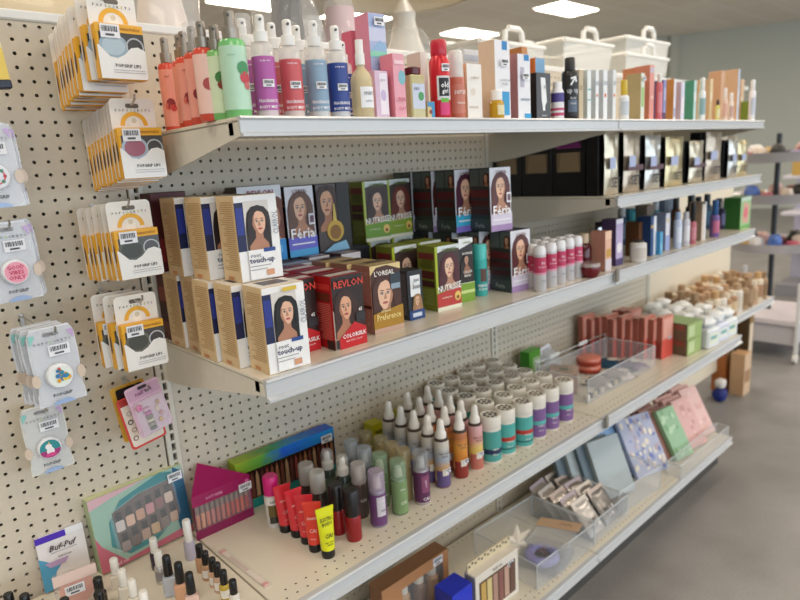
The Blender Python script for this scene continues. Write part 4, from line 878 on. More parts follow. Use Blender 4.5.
def hang(pr, n, x0, y0, x1, y1, z, names, group, cat='phone grip', rz=0, slot=.132, jit=2, roll=0, seed=1, dz=0):
    """n cards hung along a hook from the front (x0, y0) back to (x1, y1)"""
    r = random.Random(seed)
    for k in range(n):
        f = k / max(1, n - 1)
        put(pr, (x0 + (x1 - x0) * f, y0 + (y1 - y0) * f, z + dz * f + (r.uniform(-.002, .002) if k else 0)), rz + r.uniform(-jit, jit), names(k), cat, group, (0, roll + r.uniform(-1, 1), 0))
def nm(desc, where):
    return lambda k: ('front %s card of the %s' % (desc, where)) if k == 0 else '%s %s card from the front, %s' % (ORD[k], desc.split()[0] + ' ' + desc.split()[-1], where)
x, z_ = -0.083, 1.671
hang(lc[0], 2, x, -.235, x - .008, -.205, z_, nm('yellow phone grip', 'topmost hanging stack'), 'yellow phone grip cards, topmost hook', jit=1)
hang(lc[0], 7, x - .016, -.175, x - .008, -.03, z_ - .014, lambda k: '%s yellow card in the rear half of the topmost stack' % ORD[k], 'yellow phone grip cards, topmost hook', seed=2, dz=-.016)
hook(x - .012, z_ + .133, .26, 'wire hook carrying the topmost yellow card stack')
x, z_ = -0.06, 1.502
hang(lc[1], 9, x, -.205, x + .006, -.03, z_, nm('yellow phone grip', 'second stack from the top'), 'yellow phone grip cards, second hook', seed=3, dz=-.02)
hook(x - .004, z_ + .133, .235, 'wire hook carrying the second yellow card stack')
x, z_ = -0.09, 1.319
hang(lc[2], 7, x, -.2, x - .012, -.06, z_, nm('yellow phone grip', 'third stack down, with dark grip'), 'yellow phone grip cards, third hook', seed=4, dz=-.012)
hook(x - .006, z_ + .133, .22, 'wire hook carrying the third yellow card stack')
x, z_ = -0.103, 1.141
hang(lc[3], 3, x, -.19, x - .02, -.13, z_, nm('yellow phone grip', 'lowest yellow stack, beside the middle shelf bracket'), 'yellow phone grip cards, fourth hook', seed=5, jit=3)
hook(x - .002, z_ + .133, .24, 'wire hook carrying the lowest three yellow cards')

def grip_card(draw, body='e4e6ec:r.25', holo=True):
    p = Proto('phone_grip_card'); w = .078; h = .14
    out = []
    for sgn in (1, -1):
        pts = [(w / 2, 0), (w / 2 * .98, .02), (w / 2 * .86, .035), (w / 2 * .84, .05), (w / 2 * .98, .065), (w / 2, .09), (w / 2 * .97, .125), (w / 2 * .8, .14)]
        out += [(sgn * a, b) for a, b in (pts if sgn > 0 else pts[::-1])]
    b = MB(); b.prism(out, -.0015, 0, body, 'c9c4bc'); b.prism(rrect(-w / 2 + .003, w / 2 - .003, .003, .137, .008), -.006, -.0016, 'eef0f4:r.08:a.3')
    b.poly(rrect(-.013, .013, .123, .13, .003), -.0019, '4a4744'); b.ell(0, .0, .018, .009, -.0064, '9fb6dc:r.2', 12, 0, PI)
    if holo:
        b.poly([(-w / 2 + .004, .13), (-w / 2 + .014, .13), (-w / 2 + .004, .112)], -.0064, '8fd0c8:r.2'); b.poly([(w / 2 - .004, .13), (w / 2 - .014, .13), (w / 2 - .004, .112)], -.0064, 'c8a8d8:r.2')
        for sg in (-1, 1): b.ell(sg * w * .47, .05, .007, .012, -.0064, 'd8c4b0:r.3', 10)
    p.part('backing_card', b)
    g = MB(); M = Matrix.Translation((0, -.006, .052)) @ Matrix.Rotation(PI / 2, 4, 'X'); g.T = M
    g.lathe([(.0225, -.0), (.0225, .003), (.0205, .004)], 'd4d6da:r.15', 24); g.lathe([(.0205, 0), (.0205, .008), (.0195, .009), (0, .009)], 'f0eef0:r.3', 24); g.T = None
    draw(g, -.0153, .052); p.part('grip_disc', g)
    t = MB()
    for i, c in enumerate('POPSOCKETS'): t.text(c, -.028 + .0062 * i, .114, .0042, -.0074, '4a4a52' if i != 4 else '7fb23c')
    t.text('POPGRIP', 0, .018, .006, -.0074, '2c2c34', .034); p.part('lettering', t)
    p.part('price_sticker', sticker(.034, .02, -.0074, .008, .098), None, 'white bar code price sticker')
    return p
def d_vibes(g, y, z):
    g.ell(0, z, .0185, .0185, y, 'f0a0b4', 24)
    for i, s in enumerate(('GOOD', 'VIBES', 'ONLY')): g.text(s, 0, z + .009 - .009 * i, .0072, y - .0006, 'c01f4c', .026)
def d_fruit(g, y, z):
    g.ell(0, z, .0185, .0185, y, 'e8efe8', 24)
    r = random.Random(4)
    for k in range(14):
        a = r.uniform(0, 6.28); q = r.uniform(.003, .013)
        g.ell(q * math.cos(a), z + q * math.sin(a), r.uniform(.003, .006), r.uniform(.003, .005), y - .0004 - .0001 * k, r.choice(['e0a028', '2f8fa8', 'd0543c', '4aa07a', 'e8c84a', '3a7ab0']), 10)
def d_beast(g, y, z):
    g.ell(0, z, .0185, .0185, y, '2f8f96', 24); g.ell(0, z - .003, .0185, .0155, y - .0001, 'a8327a', 20, PI, 2 * PI); g.ell(0, z - .005, .007, .009, y - .0003, 'f2eef0', 14); g.ell(-.002, z + .005, .006, .006, y - .0005, 'f2eef0', 14)
    g.ell(0, z - .012, .01, .004, y - .0007, 'd84a8c', 12); g.poly([(-.003, z + .01), (.001, z + .01), (0, z + .016)], y - .0008, 'e8c85a')
def d_floral(g, y, z):
    g.ell(0, z, .0185, .0185, y, 'e4e8ee', 24); g.ring(0, z, .011, .014, y - .0003, 'd8707c', 20); g.text('k', 0, z, .014, y - .0006, '3a4a7a')
    for k in range(8): g.ell(.0125 * math.cos(k * .785), z + .0125 * math.sin(k * .785), .003, .003, y - .0006, ('c03a4a', '4a8a6a')[k % 2], 8)
for key, (dr, y, (x, z_), n, lb, rz) in {
    'a': (d_floral, -.16, (-0.288, 1.468), 3, 'wreath printed disc on a silver phone grip card, upper left edge', 2),
    'b': (d_vibes, -.14, (-0.282, 1.303), 3, 'pink disc phone grip card with three words, left edge', 2),
    'c': (d_fruit, -.22, (-0.26, 1.122), 4, 'phone grip card with a colourful fruit pattern disc', 0),
    'd': (d_beast, -.06, (-0.266, 0.938), 1, 'lowest phone grip card, teal and magenta disc', -4)}.items():
    p = grip_card(dr, 'dfe1e6:r.2' if key != 'd' else 'e2e0d6:r.35')
    hang(p, n, x, y, x - .012 if key in 'cd' else x + .014, y + .018 * (n - 1), z_, lambda k: lb if k == 0 else 'silver grip card hanging %s behind the %s' % (ORD[k - 1], {'a': 'wreath one', 'b': 'pink worded one', 'c': 'fruit patterned one', 'd': 'lowest teal and magenta one'}[key]), 'round phone grip cards, hook ' + key.replace('a', 'one').replace('b', 'two').replace('c', 'three').replace('d', 'four'), rz=rz, roll=-2, seed=6)
    hook(x, z_ + .1275, abs(y) + .03, {'a': 'wire hook of the wreath disc cards', 'b': 'wire hook of the pink worded cards', 'c': 'wire hook of the fruit disc cards', 'd': 'wire hook of the lowest grip card'}[key])
# cropped lime and yellow pack at the top left edge
p = Proto('hanging_pack'); b = MB(); b.box(-.04, .04, -.014, 0, 0, .15, 'e9dfae:r.35', .002); b.rect(-.04, .04, .012, .15, -.0142, 'e8e2b4'); b.poly([(-.04, .15), (.02, .15), (.036, .07), (.036, .012), (-.04, .012)], -.0145, 'a8cc3c'); b.poly([(.02, .012), (.04, .012), (.04, .06), (.03, .08)], -.0148, 'e8c85a'); p.part('card', b)
q = MB(); q.box(-.04, .041, -.018, -.0005, 0, .014, '151a30:r.3', .002); p.part('clasp', q, None, 'dark navy base strip')
x, z_ = -0.29, 1.654
put(p, (x, -.2, z_), 0, 'lime and yellow pack cut off by the left edge, dark base strip', 'hanging pack', None, (0, -4, 0))
hook(x, z_ - .012, .2, 'wire hook under the lime and yellow pack')
# false nail blisters beside the upright
p = Proto('nail_blister_card'); b = MB(); b.prism(rrect(-.032, .032, 0, .098, .006), -.002, 0, 'd8433c:r.4'); b.poly(rrect(-.0285, .0285, .004, .094, .005), -.0022, 'eadccc'); b.rect(-.0285, .0285, .084, .096, -.0023, 'b03028'); p.part('backing_card', b)
g = MB(); 
for k in range(4): g.ell(-.02 + .002 * (k % 2), .02 + .016 * k, .005, .005, -.0026, ['8a6a58', 'b89a88', '5a4038', 'c8b0a4'][k], 12); g.ell(-.02 + .002 * (k % 2), .02 + .016 * k, .003, .003, -.0029, 'e0d4c8', 10)
p.part('printed_nails', g)
x, z_ = -0.085, 0.945
put(p, (x, -.1, z_), 0, 'red bordered nail sticker card hanging behind the clear blister', 'nail card', None, (0, -9, 0)).scale = (1.2, 1.2, 1.2)
p2 = Proto('nail_blister_card'); b = MB(); b.prism(rrect(-.03, .03, 0, .095, .005), -.001, 0, 'e0b8cc:r.3'); b.rect(-.028, .028, .07, .09, -.0013, 'cfa4bc'); b.text('nail art', 0, .08, .008, -.002, '8a4a70', .04); b.poly(rrect(-.008, .008, .086, .0915, .002), -.0025, '3a2a2c'); p2.part('backing_card', b)
bl_ = MB(); bl_.box(-.027, .027, -.014, -.0015, .004, .068, CLEAR, .004); p2.part('blister', bl_)
nt = MB(); 
for k in range(6): nt.box(-.012, .0, -.008, -.003, .008 + .0075 * k, .0135 + .0075 * k, ['5a5648', '8a8674', 'c8c0a8', '6a6254', 'c45a9a', 'd8a8c4'][k], .001)
for k in range(4): nt.box(.008 + .004 * (k % 2), .014 + .004 * (k % 2), -.007, -.003, .015 + .011 * k, .023 + .011 * k, ['d8a85a', 'c88a8c', 'e0c8b0', 'b88a5a'][k], .001)
M = Matrix.Translation((-.018, -.008, .056)); nt.T = M; nt.lathe([(0, -.006), (.006, -.003), (.0065, .003), (.004, .006), (0, .007)], 'd85a9c:r.3', 12); nt.T = None
p2.part('nail_gems', nt)
x, z_ = -0.073, 0.976
put(p2, (x, -.125, z_), 0, 'clear pink blister of nail gems, front of its hook', 'nail card', None, (0, -11, 0)).scale = (1.2, 1.2, 1.2)
p3 = Proto('nail_blister_card'); b = MB(); b.prism(rrect(-.03, .03, 0, .105, .005), -.002, 0, 'e0b040:r.4'); b.poly(rrect(-.022, .026, .02, .1, .004), -.0023, '1c1a1e'); p3.part('backing_card', b)
x, z_ = -0.092, 0.953
put(p3, (x, -.07, z_), 0, 'yellow and black card rearmost on the nail gem hook', 'nail card', None, (0, -6, 0)).scale = (1.2, 1.2, 1.2)
hook(x + .004, z_ + .118, .15, 'wire hook of the nail gem blisters')
# ------------------------------------------------------------------ lower shelf: nail polish
zz = Z4 + .0005
def polish(name, r, hb, hc, col, cap, square=False, taper=0, lab=None, clear=False):
    p = Proto(name)
    prof = [(0, 0), (r * .94, 0), (r, .002), (r, hb * .88), (r * .8, hb * .97), (r * .5, hb)]
    b = MB()
    if square:
        for i, (a, c) in enumerate(prof): pass
        b.box(-r, r, -r * .8, r * .8, 0, hb * .92, col, .0025)
        b.lathe([(r * .6, hb * .92), (r * .5, hb)], col, 14)
    else: b.lathe(prof, col, 18)
    p.part('bottle', b)
    c = MB(); r0 = r * .72; r1 = r * (.72 - taper)
    c.lathe([(r0, hb - .001), (r0, hb + .002), (r1, hb + hc - .002), (r1 * .85, hb + hc), (0, hb + hc)], cap, 18); p.part('cap', c)
    if lab:
        l = MB(); l.lathe([(r + .0004, hb * .2), (r + .0004, hb * .7)], lab, 10, a0=-1, a1=1) if not square else l.rect(-r * .8, r * .8, hb * .2, hb * .7, -r * .8 - .0004, lab); p.part('label', l)
    p.h = hb + hc
    return p
POL = [ # px, base py, top py, proto, label
 (polish('nail_polish_bottle', .0125, .046, .05, 'b8b4c4:r.1', 'e8e4de:r.35'), (-0.045, -0.132, 0.079, 0.016), 'large nail polish with white cap and pale lilac bottle, rearmost on the right'),
]
blk = '161414:r.22'
rp = {c: polish('nail_polish_bottle', .011, .036, .028, c + ':r.12', blk, lab=l) for c, l in (('c89a78', None), ('b89270', 'e8e4dc'), ('d0a888', 'e8e4dc'), ('c8a890', 'f0ece6'), ('c0a43a', 'eae6dc'), ('d8d0c4', 'ece8e2'))}
for k, ((c, p), q) in enumerate(zip(rp.items(), [(-0.049, -0.195), (-0.052, -0.229), (-0.052, -0.262), (-0.053, -0.286), (-0.056, -0.319), (-0.057, -0.361)])):
    POL.append((p, q, '%s of six black capped polishes beside the nail file, from the back' % ORD[k]))
tp = [polish('nail_polish_bottle', .013, .048, .042, c, blk, True, .1) for c in ('b9bcc4:r.12', 'd8a684:r.12', 'dcb8ac:r.12')]
for k, (p, q) in enumerate(zip(tp, [(-0.129, -0.221), (-0.122, -0.263), (-0.121, -0.311)])): POL.append((p, q, 'square nail polish with tall tapered black cap, %s of three from the back' % ORD[k]))
sv = polish('nail_polish_bottle', .0115, .042, .032, 'c4c0bc:r.1:m.5', 'e6e2da:r.3', lab='8a8688'); dk = polish('nail_polish_bottle', .0115, .042, .032, '3a3040:r.1', 'e6e2da:r.3')
for p, q, lb in ((dk, (-0.114, -0.109), 'dark nail polish with white cap behind the silver one'), (sv, (-0.126, -0.165), 'silver nail polish with white cap, in front of the dark one')): POL.append((p, q, lb))
wt = polish('nail_polish_bottle', .0115, .034, .034, 'e8dfd0:r.15', 'ece8e0:r.35', True)
for k, q in enumerate([(-0.199, -0.11), (-0.201, -0.163), (-0.199, -0.212), (-0.196, -0.264)]): POL.append((wt, q, 'cream nail polish with white cap, %s of four from the back, beside the palette' % ORD[k]))
bk_ = polish('nail_polish_bottle', .0125, .036, .03, '2a2224:r.1', blk)
for k, q in enumerate([(-0.244, -0.149), (-0.256, -0.195), (-0.266, -0.239)]): POL.append((bk_, q, 'glossy black nail polish, %s of three from the back, beside the pink puff pack' % ORD[k]))
for k, q in enumerate([(-0.385, -0.065), (-0.363, -0.093)]): POL.append((bk_, q, 'black capped nail polish at the bottom left corner, %s one' % ('left', 'right')[k]))
POL.append((bk_, (-0.311, -0.167), 'black capped nail polish in front of the pink puff pack'))
for p, q, lb in POL:
    put(p, (q[0], q[1], zz), -25, lb, 'nail polish', 'nail polish bottles on the lower shelf')
# nail file in a clear sleeve
p = Proto('nail_file'); b = MB(); b.box(-.09, .09, -.006, .006, .0008, .0035, 'e6d8cc:r.35', .001); b.box(-.055, .02, -.004, .004, .0036, .0039, 'c9b4a8'); p.part('file', b)
e = MB(); e.box(-.094, -.08, -.0065, .0065, .0006, .0045, 'e0a09c:r.35', .0015); p.part('tip', e, None, 'pink end'); e = MB(); e.box(.08, .094, -.0065, .0065, .0006, .0045, 'e0a09c:r.35', .0015); p.part('tip', e, None, 'pink end')
sl = MB(); sl.box(-.098, .098, -.009, .009, 0, .0052, CLEARER, .001); p.part('sleeve', sl, None, 'clear plastic sleeve')
(ax, ay), (bx_, by) = (0.014, -0.164), (0.022, -0.347)
put(p, ((ax + bx_) / 2, (ay + by) / 2, zz), math.degrees(math.atan2(by - ay, bx_ - ax)), 'long nail file with pink ends in a clear sleeve', 'nail file')

# gift palettes against the pegboard
ng = carton('nail_polish_set', .218, .03, .17, '9fc0b0:r.35', 'a8b892:r.45', 'd6dcae', [
    ('poly', [(0, 0), (1, 0), (1, .12), (.25, .05), (.05, .35), (0, .5)], 'c4697a'), ('poly', [(.86, .1), (1, .1), (1, .9), (.9, 1), (.84, .6)], '2f6484'), ('poly', [(.3, .85), (.75, 1), (.88, .95), (.84, .3), (.6, .12), (.3, .1), (.14, .3), (.16, .62)], '4f8f94'), ('poly', [(0, .86), (0, 1), (.6, 1), (.2, .92)], 'd8b0b8'),
    ('poly', [(.22, .2), (.2, .72), (.5, .84), (.86, .86), (.88, .34), (.66, .2)], '5c4c46:r.15'), ('text', 'nail set', .2, .06, .045, 'e8c0c4', .3), ('sticker', .9, .87, .16)], (), (), .001)
pots = []
for r_, n in ((0, 6), (1, 6)):
    for k in range(n):
        g = MB(); cx = -.053 + .0235 * k + .004 * r_; cz = .088 - .05 * r_ + .0035 * k
        g.prism(rrect(cx - .0095, cx + .0095, cz - .012, cz + .013, .004, 3), -.0186, -.0176, ['d4c8c4', 'e0b8a0', 'c89a80', 'c88c90', '8a5a58', 'd8c0b0', '9a8a88', '6a5650', 'b89884', 'd0b088', '7a6a62', 'c4a48c'][k + 6 * r_] + ':r.2')
        g.prism([(cx - .007, cz + .013), (cx + .007, cz + .013), (cx + .006, cz + .032), (cx - .006, cz + .032)], -.0188, -.0178, '0e0c0c:r.2'); pots.append(g)
wq = MB(); wq.poly([(-.07, .03), (-.072, .126), (-.005, .146), (.083, .15), (.085, .058), (.04, .034)], -.0192, 'f4f6f8:r.06:a.16')
for g in pots: ng.part('polish_bottle', g)
ng.part('clear_window', wq)
x, y = -0.202, -0.016
put_fl(ng, -.21, -.048, zz + .0022, 4, 'pastel boxed nail polish set with angular window, leaning on the pegboard', 'nail polish set', None, (-7, 0))
# magenta triangular lip gloss set
tr_ = Proto('lip_gloss_set'); hh = .112
b = MB(); foot = [(-.076, -.05), (.076, -.05), (-.024, .02)]
b.zprism(foot, 0, .022, '8a1250:r.35'); b.add([(*foot[0], .084), (*foot[1], .084), (*foot[2], .084), (*foot[0], hh), (*foot[1], hh), (*foot[2], .158)], [(0, 1, 2), (3, 4, 5), (0, 1, 4, 3), (1, 2, 5, 4), (2, 0, 3, 5)], '9a1658:r.35'); b.add([(foot[1][0], foot[1][1], .022), (foot[2][0], foot[2][1], .022), (foot[2][0], foot[2][1], .084), (foot[1][0], foot[1][1], .084)], [(0, 1, 2, 3)], '7a0f48'); b.add([(foot[0][0], foot[0][1], .022), (foot[2][0], foot[2][1], .022), (foot[2][0], foot[2][1], .084), (foot[0][0], foot[0][1], .084)], [(0, 1, 2, 3)], '7a0f48')
tr_.part('carton', b)
for k in range(11):
    x = -.064 + .0128 * k; g = MB(); c = MB()
    g.lathe([(0, .023), (.005, .023), (.005, .06), (.003, .062)], ['d88a70', 'e09a78', 'd07a68', 'c87870', 'b85a58', 'c06a60', 'c85048', 'b83c3c', 'c8463c', 'd0503a', 'b03030'][k] + ':r.15', 10, cx=x, cy=-.042); c.lathe([(.0046, .06), (.0046, .083), (0, .083)], '8a7068:r.2', 10, cx=x, cy=-.042)
    tr_.part('lip_gloss', g, [('cap', c, None)])
q = MB(); q.rect(-.073, .073, .022, .084, -.0498, 'f4f6f8:r.06:a.14'); tr_.part('window', q)
t = MB(); t.text('HOT PINK', -.02, .097, .007, -.0512, 'e8a0c4', .06); t.ell(.066, .1, .005, .005, -.0512, 'd868a4', 10); tr_.part('lettering', t)
tr_.part('price_sticker', sticker(.034, .021, -.0518, .06, .086), None, 'white bar code price sticker')
put(tr_, (0.071, -0.03, zz), -1, 'magenta triangular lip gloss set with clear front window', 'lip gloss set')
# rainbow boxed set
ramp_mat('rainbow', [(0, 'a2b01e'), (.25, '8fae2c'), (.5, '2f9a5c'), (.7, '1c86c8'), (1, '1458c8')], 0, -.15, .15)
ramp_mat('rainbow2', [(0, 'a2b01e'), (.35, '5aa03c'), (.6, '2060d0'), (1, '1c86c8')], 0, -.15, .15)
rb = Proto('brush_set'); b = MB(); b.box(-.152, .152, -.02, .02, 0, .135, 'rainbow', .001); b.rect(-.151, .151, .105, .134, -.0203, 'rainbow2'); b.rect(-.151, .151, .0, .025, -.0203, '1a8a80'); b.rect(-.15, .15, .026, .104, -.0204, '2c1814:r.2'); rb.part('carton', b)
for k in range(20):
    x = -.14 + .0147 * k; g = MB(); g.prism([(x - .0055, .03), (x + .0055, .03), (x + .004, .085), (x, .1), (x - .004, .085)], -.0222, -.0206, ['7a4a30', '9a6844', '6a3626', 'b08a68', '5a2a22', '8a3a34'][k % 6]); rb.part('brush', g)
rb.part('price_sticker', sticker(.036, .022, -.0215, .125, .11), None, 'white bar code price sticker')
put(rb, (.277, -.034, zz), -1, 'long boxed set with lime to blue rainbow top, against the pegboard', 'gift set')
# buf puf style sponge box and puff pack
bp = carton('sponge_box', .094, .03, .122, 'e4dedc:r.4', 'b9aeb4', 'd8d4d8', [('rect', 0, .62, .87, .985, '4a22b0'), ('rect', .62, .97, .89, 1, 'e8e8ec'), ('poly', [(0, .62), (.2, .5), (.5, .46), (.3, .3), (.2, 0), (0, 0)], '4f9cc0'), ('poly', [(.1, .5), (.6, .5), (.5, .4), (.2, .4)], 'b89ac0'), ('text', 'Buf-Puf', .52, .74, .105, '26222c', .66, 0, .35), ('text', 'facial sponge', .52, .56, .04, '3a343e', .5, 0, .2), ('rect', .25, .8, .64, .65, '9a9298')], bev=.001)
x, y = -0.317, -0.005
put_fl(bp, x, y - .014, zz + .0022, -3, 'white sponge box with purple top strip and cursive lettering', 'sponge box', None, (-6, 0))
pp = Proto('powder_puff_pack'); b = MB(); b.box(-.04, .04, -.011, .011, 0, .075, 'e8d8d0:r.1:a.2', .003); pp.part('pouch', b)
g = MB(); M = Matrix.Translation((0, -.0, .034)) @ Matrix.Rotation(PI / 2, 4, 'X'); g.T = M; g.lathe([(0, -.008), (.026, -.008), (.032, -.004), (.032, .004), (.026, .008), (0, .008)], 'e8a898:r.8', 26); g.T = None; pp.part('puff', g, None, 'pink powder puff')
h_ = MB(); h_.box(-.04, .04, -.0118, -.0112, .056, .078, 'e0c4b8:r.4'); pp.part('header', h_); pp.part('price_sticker', sticker(.036, .02, -.0125, -.004, .04), None, 'white bar code price sticker')
put(pp, (-0.274, -0.107, zz), -8, 'pink powder puff in a clear pack leaning before the sponge box', 'powder puff', None, (-8, 0))

# ------------------------------------------------------------------ tubes and cans
def tube_(col, txt, tcol, capc='141212:r.3', h=.118):
    p = Proto('hair_gel_tube'); n = 16; vs = []; fs = []; L = 7
    for j in range(L + 1):
        f = j / L; z = .02 + (h - .02) * f; a = .0155 + .0055 * f; b = .0155 * (1 - f) + .0008
        for i in range(n): t = 2 * PI * i / n; vs.append((a * math.cos(t), b * math.sin(t), z))
    for j in range(L):
        for i in range(n): k = (i + 1) % n; fs.append((j * n + i, j * n + k, (j + 1) * n + k, (j + 1) * n + i))
    b = MB(); b.add(vs, fs, col); p.part('tube', b)
    c = MB(); c.box(-.0212, .0212, -.0012, .0012, h - .008, h + .001, col); p.part('crimp', c)
    q = MB(); q.lathe([(0, 0), (.0145, 0), (.0152, .002), (.0152, .0185), (.014, .0205), (0, .0205)], capc, 18); p.part('cap', q, None, 'black cap')
    t = MB()
    for i, (s_, z, hh, w_) in enumerate(txt):
        f = (z - .02) / (h - .02); yy = -(.0155 * (1 - f)) - .0042; t.text(s_, 0, z, hh, yy, tcol, w_)
    p.part('lettering', t)
    return p
red_t = tube_('d8323c:r.3', [('CAI', .055, .009, .016), ('electric', .083, .006, .022), ('hair gel', .036, .004, .02)], 'f0c4c0'); red2 = tube_('e04030:r.3', [('CAI', .055, .009, .016), ('neon', .083, .007, .022), ('hair gel', .036, .004, .02)], 'f0c4c0'); yel_t = tube_('dfe01c:r.3', [('ELECTRIC', .094, .009, .03), ('BODY', .083, .009, .024), ('CAI', .056, .011, .018), ('hair color', .042, .004, .022), ('neon', .036, .004, .014)], '23261a')
for p, q, lb, rz in ((red_t, (0.164, -0.201), 'coral red gel tube rearmost of the row, next to the pink capped can', -12), (red_t, (0.171, -0.239), 'coral red gel tube second from the back', -10), (red_t, (0.172, -0.279), 'coral red gel tube third from the back, mostly hidden', -40), (red2, (0.167, -0.319), 'orange red gel tube right behind the yellow one', -42), (yel_t, (0.173, -0.36), 'yellow gel tube with black lettering at the front', -12)):
    put(p, (*q, zz), rz, lb, 'gel tube', 'standing gel tubes with black caps')
def aero(name, r, h, body, dome, cap, lab=(), tex=(), clearcap=False, capfrac=.3):
    hb = h * (1 - capfrac)
    parts = [('can', [(0, 0), (r * .96, 0), (r, .003), (r, hb * .95), (r * .93, hb), (r * .5, hb + .004)], body)]
    if clearcap:
        parts.append(('spray_button', [(r * .5, hb + .002), (r * .5, hb + h * .1), (r * .38, hb + h * .2), (0, hb + h * .21)], dome)); parts.append(('overcap', [(r * .98, hb - .001), (r * .97, h * .98), (r * .88, h), (0, h)], cap))
    else: parts.append(('cap', [(r * .96, hb), (r * .97, h * .97), (r * .85, h), (0, h)], cap))
    return round_bottle(name, parts, lab, tex, None, 20)
CL = 'd8d4cc:r.1:a.42'
mk = {
 'pink': aero('spray_can', .019, .13, 'd8d2cc:r.3', 'd8d4d0', 'd81f7c:r.3', [(.03, .06, .019, '6a5a2c', .9), (.06, .08, .019, 'e8e4de', 3.2), (.012, .03, .019, '3a3a34', .8)], [('color', .07, .008, .019, '2a2a2a', 0)], False, .36),
 'dark': aero('spray_can', .0195, .145, '4a423e:r.25:m.5', '2c2826:r.4', CL, [(.02, .08, .0195, '38302e', 1.2)], [('glitter', .06, .007, .0195, 'b0a89c', 0)], True, .34),
 'red': aero('spray_can', .0185, .125, '8f1a1e:r.25', '1a1416', '1b1517:r.3', [], [('CAI', .03, .008, .0185, 'd8a8a0', 0)], False, .5),
 'purple': aero('spray_can', .0205, .14, '9a8fa0:r.25:m.4', 'd8d0c8:r.4', 'c8b4cc:r.12:a.42', [(.006, .085, .0205, '6a3f72', 1.9), (.03, .08, .0205, 'ccc6ce', .55)], [('CAI', .07, .008, .0205, 'eee6f0', 0), ('color', .045, .005, .0205, '4a4450', .2)], True, .34),
 'brown': aero('spray_can', .0195, .14, '6a5248:r.25:m.4', 'c8beb4:r.4', 'd0c8c4:r.1:a.42', [(.006, .085, .0195, '4a3a36', 1.9)], [('CAI', .05, .008, .0195, 'd8ccc4', 0)], True, .34),
 'green': aero('spray_can', .0205, .14, '8a9a7c:r.25:m.4', 'd8d4c0:r.4', '9ab89a:r.12:a.42', [(.006, .09, .0205, '7a9464', 1.5)], [('CAI', .035, .008, .0205, 'd8e0c8', 0), ('glitter', .07, .006, .0205, 'e4e8d8', 0)], True, .33),
 'plum': aero('spray_can', .0205, .14, 'b8b0b4:r.25:m.4', 'e0dcd8:r.4', 'a0a4a8:r.12:a.42', [(.008, .09, .0205, '5c2a52', 2.0), (.035, .08, .0205, '8a4a6c', .5)], [('CAI', .018, .009, .0205, 'e4dce4', 0), ('metallic', .06, .005, .0205, 'e0c8dc', 0, 1.6, True)], True, .33),
 'clear': aero('spray_can', .0195, .14, '8a8a88:r.25:m.4', 'dcdad4:r.4', 'b8c4d0:r.12:a.42', [(.006, .09, .0195, '6a6e72', 1.6)], [], True, .34),
 'gold': aero('spray_can', .0195, .14, '9a8a68:r.3:m.4', 'b8a06a:r.4', 'a89a74:r.12:a.5', [(.006, .09, .0195, '8a7a52', 1.6)], [], True, .34),
}
wpump = round_bottle('pump_bottle', [('bottle', [(0, 0), (.0175, 0), (.018, .003), (.018, .088), (.012, .1)], '3a443e:r.2'), ('pump_head', [(.0125, .098), (.0145, .1), (.014, .116), (.008, .122), (.0075, .14), (.005, .146), (0, .147)], 'e0dcd4:r.35'), ('overcap', [(.0165, .1), (.0155, .14), (.012, .149), (0, .149)], 'e4e2dc:r.1:a.25')], [(.01, .08, .018, '55604e', 1.5)])
for p, q, lb in [(mk[a], b, c) for a, b, c in [
    ('pink', (0.16, -0.157), 'spray can with hot pink cap behind the gel tubes'),
    ('dark', (0.237, -0.199), 'dark glitter spray can with clear cap, left rear one'), ('dark', (0.232, -0.252), 'dark glitter spray can with clear cap, behind the gel tubes'),
    ('red', (0.246, -0.303), 'dark red bottle with long black cap, left one'), ('red', (0.254, -0.352), 'bright red bottle with long black cap, front one'),
    ('purple', (0.333, -0.35), 'purple and silver spray can with violet tinted clear cap'), ('brown', (0.328, -0.288), 'brown spray can with clear cap behind the red bottle'),
    ('green', (0.403, -0.35), 'green glitter spray can at the front'), ('green', (0.396, -0.29), 'green glitter spray can behind the purple one'),
    ('plum', (0.473, -0.358), 'plum label spray can with grey clear cap, beside the white nozzle sprays'), ('clear', (0.395, -0.232), 'grey blue capped spray can in the third rank'), ('clear', (0.398, -0.173), 'clear capped spray can near the pegboard'),
    ('gold', (0.457, -0.163), 'gold capped spray can, first of four, nearest the yellow box'), ('gold', (0.463, -0.218), 'gold capped spray can, second of four'), ('gold', (0.458, -0.268), 'gold capped spray can, third of four'), ('gold', (0.454, -0.315), 'gold capped spray can, fourth of four, behind the plum can')]]:
    put(p, (*q, zz), -15, lb, 'spray can', 'hair colour spray cans on the lower shelf')
for q, lb in (((0.311, -0.185), 'white pump bottle, left one behind the dark glitter cans'), ((0.317, -0.24), 'white pump bottle, right one behind the red bottles')):
    put(wpump, (*q, zz), -20, lb, 'pump bottle', 'white headed pump bottles')
for (x, y), lb in (((0.584, 0.02), 'yellow small box against the pegboard, left one'), ((0.703, 0.026), 'yellow small box against the pegboard, right one')):
    C(x, min(y, -.064), .095, .044, 'c9c41e', 'b8b41a', lb, [('text', 'HAIR', .5, .75, .12, '2a2a16', .6), ('text', 'COLOR', .5, .58, .12, '2a2a16', .7), ('ell', .5, .3, .25, 1, '4a4a1c')], d=.04, z=Z4, name='hair_chalk_box', group='small yellow boxes by the pegboard')
